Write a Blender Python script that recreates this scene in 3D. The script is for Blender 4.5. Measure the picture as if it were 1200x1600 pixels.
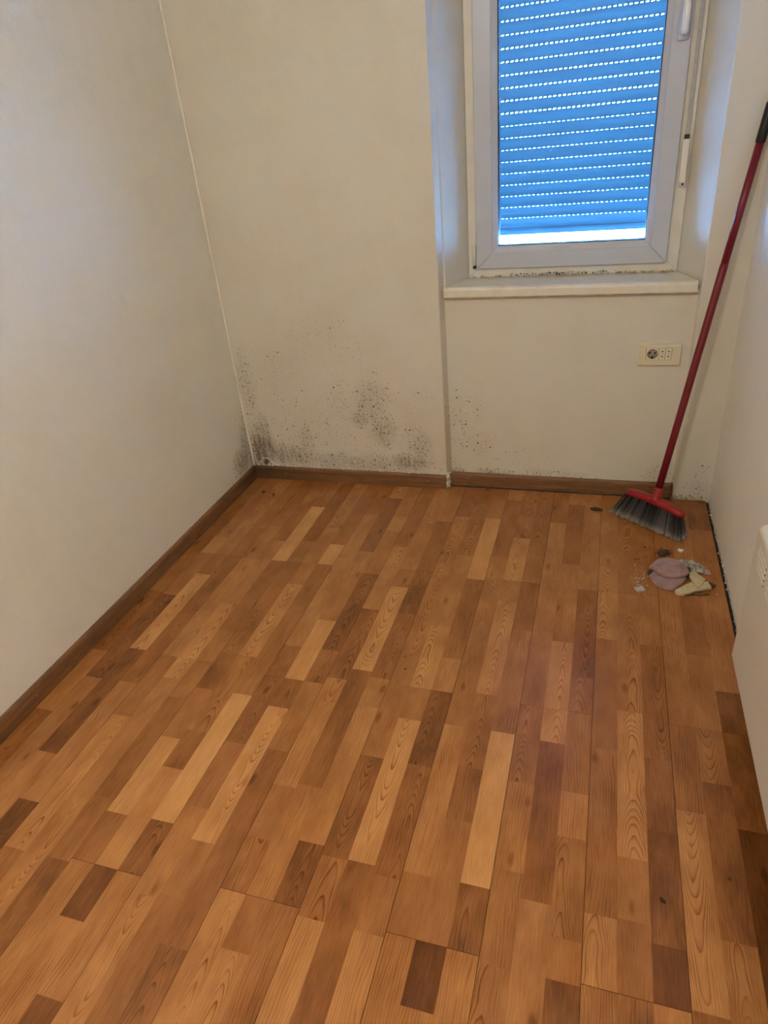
import bpy, bmesh, math, random
from mathutils import Vector, Matrix, Euler, noise as mnoise
for o in list(bpy.data.objects):
    bpy.data.objects.remove(o, do_unlink=True)
scene = bpy.context.scene
COL = scene.collection
rnd = random.Random(7)

# ------------------------------------------------------------------ camera
CAM_H = 1.4334
cam_d = bpy.data.cameras.new('camera')
cam = bpy.data.objects.new('camera', cam_d)
COL.objects.link(cam)
scene.camera = cam
cam_d.sensor_fit = 'VERTICAL'
cam_d.sensor_height = 32.0
cam_d.lens = 1054.686 / 1600.0 * 32.0
cam_d.clip_start = 0.02
_r = Vector((0.95442924, 0.28519805, -0.08790272))
_u = Vector((-0.06917927, 0.49794747, 0.86444349))
_f = Vector((-0.29030854, 0.8189691, -0.49498542))
cam.matrix_world = Matrix(((_r.x, _u.x, -_f.x, 0.0),
                           (_r.y, _u.y, -_f.y, 0.0),
                           (_r.z, _u.z, -_f.z, CAM_H),
                           (0, 0, 0, 1)))

# ------------------------------------------------------------------ sky, exposure
world = bpy.data.worlds.new('sky')
scene.world = world
world.use_nodes = True
bg = world.node_tree.nodes['Background']
bg.inputs['Color'].default_value = (0.145, 0.45, 1.0, 1)
bg.inputs['Strength'].default_value = 205.0
scene.cycles.sample_clamp_indirect = 0.0
LAMP_POWER = 52.0
LAMP_COLOR = (1.0, 0.95, 0.87)
LAMP_POS = (-0.60, -0.25, 2.36)
vs = scene.view_settings
vs.view_transform = 'Standard'
vs.look = 'None'
vs.gamma = 1.0
vs.use_curve_mapping = False
vs.exposure = 0.0

# ------------------------------------------------------------------ object helpers
def link(o, parent=None):
    COL.objects.link(o)
    if parent is not None:
        o.parent = parent
    return o

def tag(o, label=None, cat=None, group=None, kind=None):
    if label: o['label'] = label
    if cat: o['category'] = cat
    if group: o['group'] = group
    if kind: o['kind'] = kind
    return o

def empty(name, loc=(0, 0, 0)):
    o = bpy.data.objects.new(name, None)
    o.location = loc
    o.empty_display_size = 0.05
    return link(o)

def mesh_obj(name, bm, mat, parent=None, smooth=False, loc=None):
    me = bpy.data.meshes.new(name)
    bmesh.ops.recalc_face_normals(bm, faces=bm.faces)
    bm.to_mesh(me)
    bm.free()
    if mat is not None:
        me.materials.append(mat)
    if smooth:
        for p in me.polygons:
            p.use_smooth = True
    o = bpy.data.objects.new(name, me)
    if loc is not None:
        o.location = loc
    return link(o, parent)

def child_obj(name, me, parent, mw):
    """object sharing mesh data, placed by a world matrix under an (unrotated) parent"""
    o = bpy.data.objects.new(name, me)
    link(o, parent)
    o.matrix_parent_inverse = Matrix.Identity(4)
    o.matrix_basis = Matrix.Translation(parent.location).inverted() @ mw
    return o

def box(bm, x0, x1, y0, y1, z0, z1, bevel=0.0, seg=1):
    c = [(x0, y0, z0), (x1, y0, z0), (x1, y1, z0), (x0, y1, z0), (x0, y0, z1), (x1, y0, z1), (x1, y1, z1), (x0, y1, z1)]
    v = [bm.verts.new(p) for p in c]
    fs = [bm.faces.new([v[i] for i in q]) for q in ((0, 3, 2, 1), (4, 5, 6, 7), (0, 1, 5, 4), (1, 2, 6, 5), (2, 3, 7, 6), (3, 0, 4, 7))]
    if bevel > 0:
        es = set()
        for f in fs:
            es.update(f.edges)
        bmesh.ops.bevel(bm, geom=list(es), offset=bevel, segments=seg, affect='EDGES', profile=0.5)

def hexa(bm, pts, bevel=0.0, seg=1):
    """8 points: bottom ring 4 then top ring 4"""
    v = [bm.verts.new(p) for p in pts]
    fs = [bm.faces.new([v[i] for i in q]) for q in ((0, 3, 2, 1), (4, 5, 6, 7), (0, 1, 5, 4), (1, 2, 6, 5), (2, 3, 7, 6), (3, 0, 4, 7))]
    if bevel > 0:
        es = set()
        for f in fs:
            es.update(f.edges)
        bmesh.ops.bevel(bm, geom=list(es), offset=bevel, segments=seg, affect='EDGES', profile=0.5)

def prism(bm, poly, z0, z1):
    """polygon in XY extruded along Z"""
    a = [bm.verts.new((x, y, z0)) for x, y in poly]
    b = [bm.verts.new((x, y, z1)) for x, y in poly]
    bm.faces.new(a[::-1]); bm.faces.new(b)
    n = len(poly)
    for i in range(n):
        bm.faces.new((a[i], a[(i + 1) % n], b[(i + 1) % n], b[i]))

def prism_x(bm, poly, x0, x1):
    """polygon in YZ extruded along X"""
    a = [bm.verts.new((x0, y, z)) for y, z in poly]
    b = [bm.verts.new((x1, y, z)) for y, z in poly]
    bm.faces.new(a); bm.faces.new(b[::-1])
    n = len(poly)
    for i in range(n):
        bm.faces.new((b[i], b[(i + 1) % n], a[(i + 1) % n], a[i]))

def tube(bm, pts, radii, n=12, cap=True):
    pts = [Vector(p) for p in pts]
    rings = []
    up = Vector((0.3, 0.2, 1)).normalized()
    for i, p in enumerate(pts):
        t = (pts[min(i + 1, len(pts) - 1)] - pts[max(i - 1, 0)]).normalized()
        a = t.cross(up)
        if a.length < 1e-3:
            a = t.cross(Vector((1, 0, 0)))
        a.normalize()
        b = t.cross(a).normalized()
        r = radii[i] if isinstance(radii, (list, tuple)) else radii
        rings.append([bm.verts.new(p + (a * math.cos(2 * math.pi * k / n) + b * math.sin(2 * math.pi * k / n)) * r) for k in range(n)])
    for i in range(len(rings) - 1):
        for k in range(n):
            bm.faces.new((rings[i][k], rings[i][(k + 1) % n], rings[i + 1][(k + 1) % n], rings[i + 1][k]))
    if cap:
        bm.faces.new(rings[0][::-1]); bm.faces.new(rings[-1])
    return rings

# ------------------------------------------------------------------ material helpers
def new_mat(name):
    m = bpy.data.materials.new(name)
    m.use_nodes = True
    nt = m.node_tree
    return m, nt, nt.nodes['Principled BSDF']

class NT:
    """small wrapper to write node maths compactly"""
    def __init__(self, nt):
        self.nt = nt
    def node(self, typ, **kw):
        n = self.nt.nodes.new(typ)
        for k, v in kw.items():
            setattr(n, k, v)
        return n
    def put(self, sock, val):
        if isinstance(val, bpy.types.NodeSocket):
            self.nt.links.new(val, sock)
        else:
            sock.default_value = val
    def m(self, op, a, b=None, c=None, clamp=False):
        n = self.node('ShaderNodeMath', operation=op)
        n.use_clamp = clamp
        self.put(n.inputs[0], a)
        if b is not None: self.put(n.inputs[1], b)
        if c is not None: self.put(n.inputs[2], c)
        return n.outputs[0]
    def vec(self, x, y, z=0.0):
        n = self.node('ShaderNodeCombineXYZ')
        self.put(n.inputs[0], x); self.put(n.inputs[1], y); self.put(n.inputs[2], z)
        return n.outputs[0]
    def sep(self, v):
        n = self.node('ShaderNodeSeparateXYZ')
        self.put(n.inputs[0], v)
        return n.outputs
    def noise(self, v, scale, detail=3, rough=0.55, dist=0.0, dim='3D'):
        n = self.node('ShaderNodeTexNoise', noise_dimensions=dim)
        self.put(n.inputs['Vector'], v)
        n.inputs['Scale'].default_value = scale
        n.inputs['Detail'].default_value = detail
        n.inputs['Roughness'].default_value = rough
        n.inputs['Distortion'].default_value = dist
        return n.outputs['Fac']
    def voro(self, v, scale, feature='F1', dim='2D'):
        n = self.node('ShaderNodeTexVoronoi', feature=feature, voronoi_dimensions=dim)
        self.put(n.inputs['Vector'], v)
        n.inputs['Scale'].default_value = scale
        return n
    def mapr(self, v, a, b, c=0.0, d=1.0, smooth=False):
        n = self.node('ShaderNodeMapRange')
        n.interpolation_type = 'SMOOTHSTEP' if smooth else 'LINEAR'
        self.put(n.inputs[0], v)
        for i, q in enumerate((a, b, c, d)):
            self.put(n.inputs[1 + i], q)
        return n.outputs[0]
    def mix(self, f, a, b, typ='MIX'):
        n = self.node('ShaderNodeMix', data_type='RGBA', blend_type=typ)
        self.put(n.inputs[0], f)
        self.put(n.inputs[6], a); self.put(n.inputs[7], b)
        return n.outputs[2]
    def ramp(self, f, stops):
        n = self.node('ShaderNodeValToRGB')
        cr = n.color_ramp
        while len(cr.elements) < len(stops):
            cr.elements.new(0.5)
        for e, (p, c) in zip(cr.elements, stops):
            e.position = p
            e.color = (*c, 1)
        self.put(n.inputs[0], f)
        return n.outputs[0]
    def bump(self, h, strength, dist, bsdf):
        n = self.node('ShaderNodeBump')
        n.inputs['Strength'].default_value = strength
        n.inputs['Distance'].default_value = dist
        self.put(n.inputs['Height'], h)
        self.nt.links.new(n.outputs[0], bsdf.inputs['Normal'])
    def pos(self):
        return self.node('ShaderNodeNewGeometry').outputs['Position']
    def obj(self):
        return self.node('ShaderNodeTexCoord').outputs['Object']

def srgb(r, g, b):
    f = lambda c: (c / 255 / 12.92) if c / 255 <= 0.04045 else ((c / 255 + 0.055) / 1.055) ** 2.4
    return (f(r), f(g), f(b))

def plain_mat(name, col, rough=0.5, spec=0.4, noise_amt=0.08, scale=60.0, bump=0.0, metallic=0.0, use_obj=True):
    m, nt, b = new_mat(name)
    t = NT(nt)
    v = t.obj() if use_obj else t.pos()
    n = t.noise(v, scale, 4)
    dark = tuple(c * (1 - noise_amt * 2) for c in col)
    light = tuple(min(1, c * (1 + noise_amt)) for c in col)
    c = t.ramp(n, [(0.3, dark), (0.7, light)])
    nt.links.new(c, b.inputs['Base Color'])
    b.inputs['Roughness'].default_value = rough
    b.inputs['Specular IOR Level'].default_value = spec
    b.inputs['Metallic'].default_value = metallic
    if bump:
        t.bump(n, bump, 0.002, b)
    return m

# ---- painted plaster with mould speckles --------------------------------------
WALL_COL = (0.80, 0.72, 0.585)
def wall_mat(name, axis, blobs, brown=0.5, tint=None):
    """axis: 'xz' or 'yz'; blobs: (u, v, ru, rv, strength) patches of mould in metres"""
    m, nt, b = new_mat(name)
    t = NT(nt)
    P = t.pos()
    sx, sy, sz = t.sep(P)
    u = sx if axis == 'xz' else sy
    uv = t.vec(u, sz, 0.0)
    # broad unevenness of the old paint
    n1 = t.noise(P, 1.7, 3, 0.5)
    n2 = t.noise(P, 9.0, 4, 0.6)
    base = tint or WALL_COL
    c = t.ramp(t.m('ADD', t.m('MULTIPLY', n1, 0.65), t.m('MULTIPLY', n2, 0.35)),
               [(0.3, (base[0] * 0.95, base[1] * 0.935, base[2] * 0.90)), (0.5, base), (0.7, (base[0] * 1.02, base[1] * 1.02, base[2] * 1.04))])
    if blobs:
        wob = t.m('MULTIPLY', t.m('SUBTRACT', t.noise(uv, 9.0, 4, 0.65, dim='2D'), 0.5), 0.9)
        mask = None
        for (bu, bv, ru, rv, s) in blobs:
            du = t.m('DIVIDE', t.m('SUBTRACT', u, bu), ru)
            dv = t.m('DIVIDE', t.m('SUBTRACT', sz, bv), rv)
            d = t.m('SQRT', t.m('ADD', t.m('MULTIPLY', du, du), t.m('MULTIPLY', dv, dv)))
            g = t.mapr(t.m('ADD', d, wob), 1.45, 0.15, 0.0, s, smooth=True)
            mask = g if mask is None else t.m('MAXIMUM', mask, g)
        # fine specks: size and presence follow the mask
        tot = None
        for sc, big, off in ((58.0, 0.36, 0.0), (105.0, 0.46, 3.3), (190.0, 0.56, 7.1)):
            vo = t.voro(t.vec(t.m('ADD', u, off), sz, 0.0), sc)
            rr, rg, rb = t.sep(vo.outputs['Color'])
            pres = t.mapr(t.m('SUBTRACT', t.m('MULTIPLY', mask, 1.35), rr), 0.0, 0.12, 0.0, 1.0)
            rad = t.m('MULTIPLY', t.m('MULTIPLY', pres, t.m('MULTIPLY', rg, rg)), big)
            sp = t.m('MULTIPLY', t.mapr(vo.outputs['Distance'], rad, t.m('MULTIPLY', rad, 0.45), 0.0, 1.0, smooth=True), t.m('GREATER_THAN', rad, 0.02))
            sp = t.m('MULTIPLY', sp, t.m('ADD', 0.6, t.m('MULTIPLY', rb, 0.4)))
            tot = sp if tot is None else t.m('MAXIMUM', tot, sp)
        # soft smear under dense patches, streaked vertically
        st = t.noise(t.vec(t.m('MULTIPLY', u, 55.0), t.m('MULTIPLY', sz, 9.0), 0.0), 1.0, 4, 0.6, dim='2D')
        fine = t.noise(uv, 160.0, 3, 0.7, dim='2D')
        smear = t.m('MULTIPLY', t.m('POWER', mask, 1.6), t.mapr(t.m('ADD', t.m('MULTIPLY', st, 0.6), t.m('MULTIPLY', fine, 0.4)), 0.36, 0.66, 0.0, 0.95), clamp=True)
        c = t.mix(t.m('MULTIPLY', mask, 0.22), c, (0.50, 0.39, 0.27, 1))
        c = t.mix(t.m('MULTIPLY', smear, 0.80), c, (0.15, 0.105, 0.065, 1))
        c = t.mix(t.m('MULTIPLY', tot, 0.92), c, (0.050, 0.030, 0.018, 1))
    nt.links.new(c, b.inputs['Base Color'])
    b.inputs['Roughness'].default_value = 0.62
    b.inputs['Specular IOR Level'].default_value = 0.3
    hb = t.m('ADD', t.m('MULTIPLY', t.noise(P, 140.0, 3, 0.6), 0.5), t.m('MULTIPLY', t.noise(P, 22.0, 3, 0.5), 1.2))
    t.bump(hb, 0.34, 0.004, b)
    return m

# ---- printed laminate strips ---------------------------------------------------
def wood_strip_mat():
    """object colour carries: r tone, g figure (0 plain .. 1 cathedral), b and a random"""
    m, nt, b = new_mat('laminate_wood')
    t = NT(nt)
    oi = t.node('ShaderNodeObjectInfo')
    oc = t.sep(oi.outputs['Color'])
    tone, fig, r1 = oc[0], oc[1], oc[2]
    r2 = oi.outputs['Alpha']
    ox, oy, oz = t.sep(t.obj())
    so = t.m('MULTIPLY', r1, 37.0)
    so2 = t.m('MULTIPLY', r2, 53.0)
    # wander of the grain
    w1 = t.m('SUBTRACT', t.noise(t.vec(t.m('ADD', t.m('MULTIPLY', ox, 9.0), so), t.m('ADD', t.m('MULTIPLY', oy, 3.2), so2), so), 1.0, 2, 0.5), 0.5)
    w2 = t.m('SUBTRACT', t.noise(t.vec(t.m('ADD', t.m('MULTIPLY', ox, 40.0), so2), t.m('ADD', t.m('MULTIPLY', oy, 14.0), so), so2), 1.0, 2, 0.5), 0.5)
    # cathedral: parabolic contours, thin late-wood lines with a soft trailing side
    x0 = t.m('MULTIPLY', t.m('SUBTRACT', r2, 0.5), 0.030)
    xx = t.m('ADD', t.m('SUBTRACT', ox, x0), t.m('MULTIPLY', w1, 0.030))
    k = t.m('ADD', 150.0, t.m('MULTIPLY', r1, 220.0))
    sgn = t.m('SUBTRACT', t.m('MULTIPLY', t.m('GREATER_THAN', t.m('FRACT', t.m('MULTIPLY', r1, 7.3)), 0.35), 2.0), 1.0)
    wl = t.m('SUBTRACT', t.noise(t.vec(t.m('ADD', t.m('MULTIPLY', ox, 3.0), so2), t.m('ADD', t.m('MULTIPLY', oy, 5.5), so), so), 1.0, 1, 0.5), 0.5)
    vv = t.m('ADD', t.m('MULTIPLY', oy, sgn), t.m('MULTIPLY', t.m('MULTIPLY', xx, xx), k))
    vc = t.m('ADD', t.m('MULTIPLY', vv, 24.0), t.m('ADD', t.m('MULTIPLY', wl, 7.0), t.m('ADD', t.m('MULTIPLY', w1, 3.0), t.m('MULTIPLY', w2, 0.8))))
    cath = t.m('FRACT', vc)
    cath = t.m('MULTIPLY', t.m('POWER', t.mapr(cath, 0.0, 0.88, 0.0, 1.0), 5.0), t.mapr(cath, 1.0, 0.90, 0.0, 1.0, smooth=True))
    fade = t.noise(t.vec(t.m('ADD', t.m('MULTIPLY', ox, 30.0), so), t.m('ADD', t.m('MULTIPLY', oy, 9.0), so2), so), 1.0, 2)
    cath = t.m('MULTIPLY', cath, t.mapr(fade, 0.30, 0.62, 0.25, 1.25))
    # straight growth lines
    vl = t.m('ADD', t.m('MULTIPLY', ox, 150.0), t.m('ADD', t.m('MULTIPLY', w1, 9.0), so))
    ls = t.m('FRACT', vl)
    ls = t.m('POWER', t.m('MULTIPLY', ls, t.mapr(ls, 1.0, 0.85, 0.0, 1.0, smooth=True)), 2.5)
    ls = t.m('MULTIPLY', ls, t.mapr(t.noise(t.vec(t.m('ADD', t.m('MULTIPLY', ox, 120.0), so2), t.m('MULTIPLY', oy, 4.0), so), 1.0, 2), 0.38, 0.62, 0.2, 1.0))
    lines = t.m('ADD', t.m('MULTIPLY', cath, t.mapr(fig, 0.55, 0.95, 0.0, 1.0)), t.m('MULTIPLY', ls, t.mapr(t.m('ABSOLUTE', t.m('SUBTRACT', fig, 0.5)), 0.5, 0.12, 0.35, 1.15)))
    # fibres and slow mottling
    fib = t.noise(t.vec(t.m('ADD', t.m('MULTIPLY', ox, 520.0), so), t.m('ADD', t.m('MULTIPLY', oy, 22.0), so2), so), 1.0, 3, 0.6)
    mot = t.noise(t.vec(t.m('ADD', t.m('MULTIPLY', ox, 16.0), so2), t.m('ADD', t.m('MULTIPLY', oy, 7.0), so), so2), 1.0, 3, 0.55)
    # occasional knot-like swirl marks
    kn = t.voro(t.vec(t.m('ADD', t.m('MULTIPLY', ox, 9.0), so), t.m('ADD', t.m('MULTIPLY', oy, 3.6), so2), 0.0), 1.0)
    kd = t.m('ADD', kn.outputs['Distance'], t.m('MULTIPLY', w2, 0.12))
    knot = t.m('MULTIPLY', t.mapr(kd, 0.10, 0.01, 0.0, 0.7, smooth=True), t.m('GREATER_THAN', t.sep(kn.outputs['Color'])[0], 0.66))
    tn = t.m('ADD', tone, t.m('ADD', t.m('MULTIPLY', t.m('SUBTRACT', mot, 0.5), 0.46), t.m('MULTIPLY', t.m('SUBTRACT', fib, 0.5), 0.34)))
    tn = t.m('SUBTRACT', tn, t.m('MULTIPLY', lines, t.m('MULTIPLY', t.m('ADD', tone, 0.15), 0.40)))
    tn = t.m('SUBTRACT', tn, t.m('MULTIPLY', knot, 0.30))
    c = t.ramp(tn, WOOD_RAMP)
    # slight warm / cool drift between strips
    c = t.mix(t.m('MULTIPLY', r2, 0.22), c, t.mix(1.0, c, (1.0, 0.82, 0.72, 1), 'MULTIPLY'))
    # foot-worn grime, in room space
    P = t.pos()
    g = t.mapr(t.noise(P, 3.2, 3, 0.6), 0.45, 0.85, 0.0, 0.30)
    c = t.mix(g, c, t.mix(1.0, c, (0.62, 0.58, 0.50, 1), 'MULTIPLY'))
    nt.links.new(c, b.inputs['Base Color'])
    rough = t.mapr(t.noise(P, 7.0, 2, 0.5), 0.0, 1.0, 0.20, 0.28)
    nt.links.new(rough, b.inputs['Roughness'])
    b.inputs['Specular IOR Level'].default_value = 0.38
    t.bump(t.m('ADD', t.m('MULTIPLY', fib, 0.6), t.m('MULTIPLY', t.noise(P, 60.0, 2), 0.6)), 0.05, 0.002, b)
    return m

WOOD_RAMP = [(0.0, (0.080, 0.026, 0.006)), (0.24, (0.185, 0.065, 0.016)), (0.36, (0.285, 0.106, 0.027)), (0.52, (0.385, 0.156, 0.043)), (0.8, (0.58, 0.272, 0.088)), (1.0, (0.72, 0.38, 0.145))]

M = {}
M['strip'] = wood_strip_mat()
M['core'] = plain_mat('laminate_core', (0.10, 0.055, 0.025), 0.8, 0.2, 0.15, 80)
M['screed'] = plain_mat('dark_screed', (0.07, 0.06, 0.05), 0.95, 0.1, 0.3, 120, 0.6)
# ================================================================== ROOM
XL, XR = -1.572, 0.460          # side walls
YB, YN, YP = 2.622, 2.664, 2.646  # back wall left of the niche, niche back, pier right of the niche
XNL, XNR = -0.615, 0.322        # niche edges
YBACK, ZC = -2.10, 2.60
SILL_Z = 0.868
YF = 2.815                      # front of the window frame
FX0, FX1, FZ0, FZ1 = -0.531, 0.249, 0.868, 2.37
YOUT = 3.06

BL = [(-1.495, 0.189, 0.059, 0.14, 0.85), (-1.530, 0.140, 0.105, 0.095, 1.5), (-1.381, 0.121, 0.170, 0.060, 0.85), (-1.27, 0.199, 0.049, 0.101, 0.45),
      (-0.938, 0.389, 0.086, 0.14, 0.55), (-0.892, 0.258, 0.068, 0.078, 0.7), (-0.999, 0.319, 0.059, 0.05, 0.7), (-0.784, 0.119, 0.122, 0.045, 0.95),
      (-0.735, 0.191, 0.076, 0.106, 0.5), (-1.08, 0.1, 0.48, 0.058, 0.58), (-1.12, 0.26, 0.55, 0.28, 0.16), (-1.377, 0.505, 0.162, 0.196, 0.13), (-1.107, 0.677, 0.26, 0.14, 0.12),
      (-1.085, 0.406, 0.094, 0.14, 0.22), (-1.523, 0.443, 0.049, 0.196, 0.4), (-0.706, 0.429, 0.068, 0.056, 0.12), (-0.868, 0.511, 0.216, 0.14, 0.06),
      (-0.56, 0.3, 0.068, 0.168, 0.22), (-0.497, 0.36, 0.054, 0.084, 0.15), (-0.478, 0.213, 0.108, 0.073, 0.22), (-0.574, 0.062, 0.059, 0.028, 0.75),
      (-0.419, 0.065, 0.108, 0.025, 0.65), (-0.158, 0.071, 0.149, 0.031, 0.42), (-0.281, 0.147, 0.189, 0.07, 0.12), (0.263, 0.096, 0.068, 0.07, 0.25),
      (0.409, 0.038, 0.049, 0.05, 0.5), (0.415, 0.12, 0.038, 0.084, 0.2)]
BW = [(2.605, 0.185, 0.084, 0.165, 0.75), (2.542, 0.116, 0.096, 0.078, 1.0), (2.62, 0.135, 0.060, 0.20, 0.9), (2.37, 0.044, 0.18, 0.09, 0.15)]
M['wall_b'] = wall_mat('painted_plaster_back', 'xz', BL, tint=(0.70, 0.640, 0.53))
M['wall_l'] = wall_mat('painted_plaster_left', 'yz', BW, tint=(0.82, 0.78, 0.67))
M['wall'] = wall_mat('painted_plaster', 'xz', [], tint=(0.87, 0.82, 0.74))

# floor slab under the laminate
bm = bmesh.new()
box(bm, XL - 0.1, XR + 0.1, YBACK - 0.1, 2.80, -0.16, -0.012)
floor = mesh_obj('floor', bm, M['screed'])
tag(floor, 'three-strip cherry laminate floor laid along the room', kind='structure')

STR={
 2:[(2.68,0.43,'p'),(1.927,0.5,'p'),(1.683,0.42,'f'),(1.351,0.6,'p'),(1.08,0.42,'f')],
 3:[(2.68,0.5,'p'),(2.074,0.65,'s'),(1.952,0.5,'p'),(1.67,0.33,'c'),(1.232,0.52,'s')],
 4:[(2.68,0.65,'c'),(2.311,0.57,'p'),(1.952,0.45,'p'),(1.813,0.82,'c'),(1.379,0.3,'p'),(0.944,0.58,'s')],
 5:[(2.68,0.53,'p'),(2.166,0.43,'p'),(1.952,0.38,'p'),(1.665,0.47,'f'),(1.235,0.6,'s'),(0.8,0.25,'c')],
 6:[(2.68,0.43,'p'),(2.381,0.53,'s'),(2.191,0.62,'s'),(1.945,0.6,'s'),(1.37,0.48,'s'),(1.109,0.7,'c'),(0.678,0.45,'p')],
 7:[(2.68,0.47,'p'),(2.083,0.56,'p'),(1.947,0.62,'s'),(1.661,0.75,'c'),(1.278,0.57,'p'),(0.822,0.6,'c')],
 8:[(2.68,0.55,'c'),(2.375,0.82,'p'),(1.948,0.41,'p'),(1.52,0.5,'p'),(1.208,0.39,'p'),(0.854,0.44,'s'),(0.68,0.35,'p')],
 9:[(2.68,0.4,'p'),(2.098,0.53,'s'),(1.954,0.45,'p'),(1.684,0.47,'f'),(1.422,0.38,'p'),(1.259,0.5,'p'),(1.067,0.74,'s'),(0.821,0.45,'s'),(0.69,0.55,'s')],
 10:[(2.68,0.62,'c'),(2.213,0.53,'p'),(1.954,0.55,'p'),(1.812,0.73,'c'),(1.419,0.57,'c'),(1.104,0.42,'p'),(0.975,0.64,'p'),(0.69,0.22,'p'),(0.569,0.57,'s')],
 11:[(2.68,0.47,'p'),(2.094,0.8,'p'),(1.954,0.42,'p'),(1.696,0.5,'s'),(1.261,0.82,'p'),(0.827,0.35,'c'),(0.69,0.57,'s'),(0.426,0.3,'p')],
 12:[(2.68,0.47,'p'),(2.343,0.64,'s'),(2.025,0.58,'p'),(1.494,0.38,'s'),(1.352,0.41,'f'),(1.09,0.48,'s'),(0.884,0.57,'p'),(0.654,0.65,'c')],
 13:[(2.68,0.68,'c'),(2.494,0.37,'p'),(2.063,0.6,'s'),(1.877,0.52,'p'),(1.637,0.8,'s'),(1.352,0.42,'f'),(1.236,0.8,'c'),(0.801,0.5,'p'),(0.667,0.43,'p')],
 14:[(2.68,0.55,'p'),(2.345,0.64,'p'),(2.226,0.57,'p'),(1.921,0.36,'c'),(1.497,0.45,'c'),(1.352,0.52,'s'),(1.091,0.38,'p'),(0.572,0.4,'f')],
 15:[(2.68,0.49,'p'),(2.12,0.68,'c'),(1.972,0.57,'p'),(1.721,0.42,'c'),(1.381,0.58,'c'),(1.285,0.6,'s'),(0.989,0.44,'p'),(0.84,0.45,'c'),(0.71,0.64,'c')],
 16:[(2.68,0.66,'c'),(2.306,0.56,'p'),(1.972,0.52,'s'),(1.862,0.8,'c'),(1.43,0.36,'p'),(1.004,0.55,'s'),(0.71,0.42,'p'),(0.596,0.62,'c')],
 17:[(2.68,0.53,'p'),(2.33,0.43,'p'),(1.972,0.36,'c'),(1.719,0.46,'f'),(1.407,0.55,'s'),(1.292,0.62,'s'),(1.116,0.56,'p'),(0.858,0.3,'c'),(0.71,0.44,'s')],
 18:[(2.68,0.45,'p'),(2.381,0.58,'c'),(1.956,0.56,'f'),(1.519,0.46,'p'),(1.392,0.5,'p'),(1.126,0.4,'c'),(0.836,0.5,'c'),(0.695,0.62,'s')],
 19:[(2.68,0.51,'c'),(2.097,0.57,'p'),(1.675,0.73,'c'),(1.392,0.46,'p'),(1.27,0.8,'c'),(0.839,0.36,'p')],
 20:[(2.68,0.48,'p'),(2.384,0.77,'p'),(1.953,0.42,'s'),(1.533,0.55,'p'),(1.392,0.32,'c'),(1.125,0.45,'f'),(0.82,0.5,'s'),(0.696,0.63,'s')],
 21:[(2.68,0.65,'c'),(2.544,0.43,'p'),(2.109,0.53,'p'),(1.965,0.56,'f'),(1.702,0.47,'p'),(1.274,0.6,'s'),(0.843,0.45,'p'),(0.708,0.53,'s')],
 22:[(2.68,0.53,'c'),(2.25,0.74,'c'),(1.965,0.5,'p'),(1.844,0.7,'c'),(1.406,0.48,'c'),(1.146,0.37,'s'),(0.993,0.5,'p'),(0.708,0.15,'p'),(0.587,0.56,'s')],
 23:[(2.68,0.49,'c'),(2.195,0.51,'s'),(1.965,0.41,'p'),(1.704,0.52,'s'),(1.277,0.8,'p'),(0.846,0.37,'c'),(0.708,0.56,'s')],
 24:[(2.68,0.5,'c'),(2.385,0.62,'s'),(1.997,0.55,'p'),(1.716,0.5,'p'),(1.389,0.5,'c'),(1.129,0.55,'s'),(0.897,0.47,'s'),(0.697,0.5,'c')],
 25:[(2.68,0.66,'c'),(2.54,0.4,'p'),(2.1,0.58,'s'),(1.776,0.47,'p'),(1.672,0.75,'c'),(1.271,0.33,'p'),(0.842,0.55,'p')],
 26:[(2.68,0.57,'s'),(1.955,0.4,'c'),(1.529,0.47,'c'),(1.389,0.51,'s'),(1.128,0.62,'s'),(1.006,0.5,'c'),(0.78,0.46,'p'),(0.7,0.29,'p')],
 27:[(2.68,0.47,'p'),(2.541,0.53,'p'),(2.105,0.66,'c'),(1.709,0.44,'p'),(1.278,0.47,'s'),(0.844,0.62,'c'),(0.706,0.46,'s')],
 28:[(2.68,0.58,'c'),(2.224,0.5,'p'),(1.848,0.56,'c'),(1.42,0.7,'c'),(0.986,0.5,'p'),(0.848,0.43,'p'),(0.706,0.4,'s')],
 29:[(2.68,0.45,'p'),(1.956,0.51,'s'),(1.704,0.42,'f'),(1.273,0.34,'p'),(1.067,0.27,'p'),(0.814,0.18,'p'),(0.706,0.58,'p')],
 30:[(2.68,0.41,'p'),(2.379,0.47,'p'),(2.062,0.57,'s'),(1.575,0.46,'p'),(1.396,0.42,'s'),(1.134,0.63,'c'),(0.711,0.36,'p')],
 31:[(2.68,0.43,'p'),(2.55,0.57,'s'),(1.975,0.4,'p'),(1.685,0.5,'s'),(1.396,0.53,'c'),(1.227,0.3,'p'),(0.852,0.5,'c')],
 32:[(2.68,0.36,'p'),(2.407,0.49,'p'),(1.983,0.55,'s'),(1.546,0.26,'p'),(1.112,0.12,'p')],
}
SEAM= {0: [1.351, 0.10099999999999998], 1: [1.952, 0.702], 2: [1.37, 0.1200000000000001], 3: [1.954, 0.69], 4: [1.352, 0.10200000000000009], 5: [1.972, 0.71], 6: [1.392, 0.1419999999999999], 7: [1.965, 0.708], 8: [1.389, 0.139], 9: [1.956, 0.706], 10: [1.396, 0.1459999999999999]}


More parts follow.
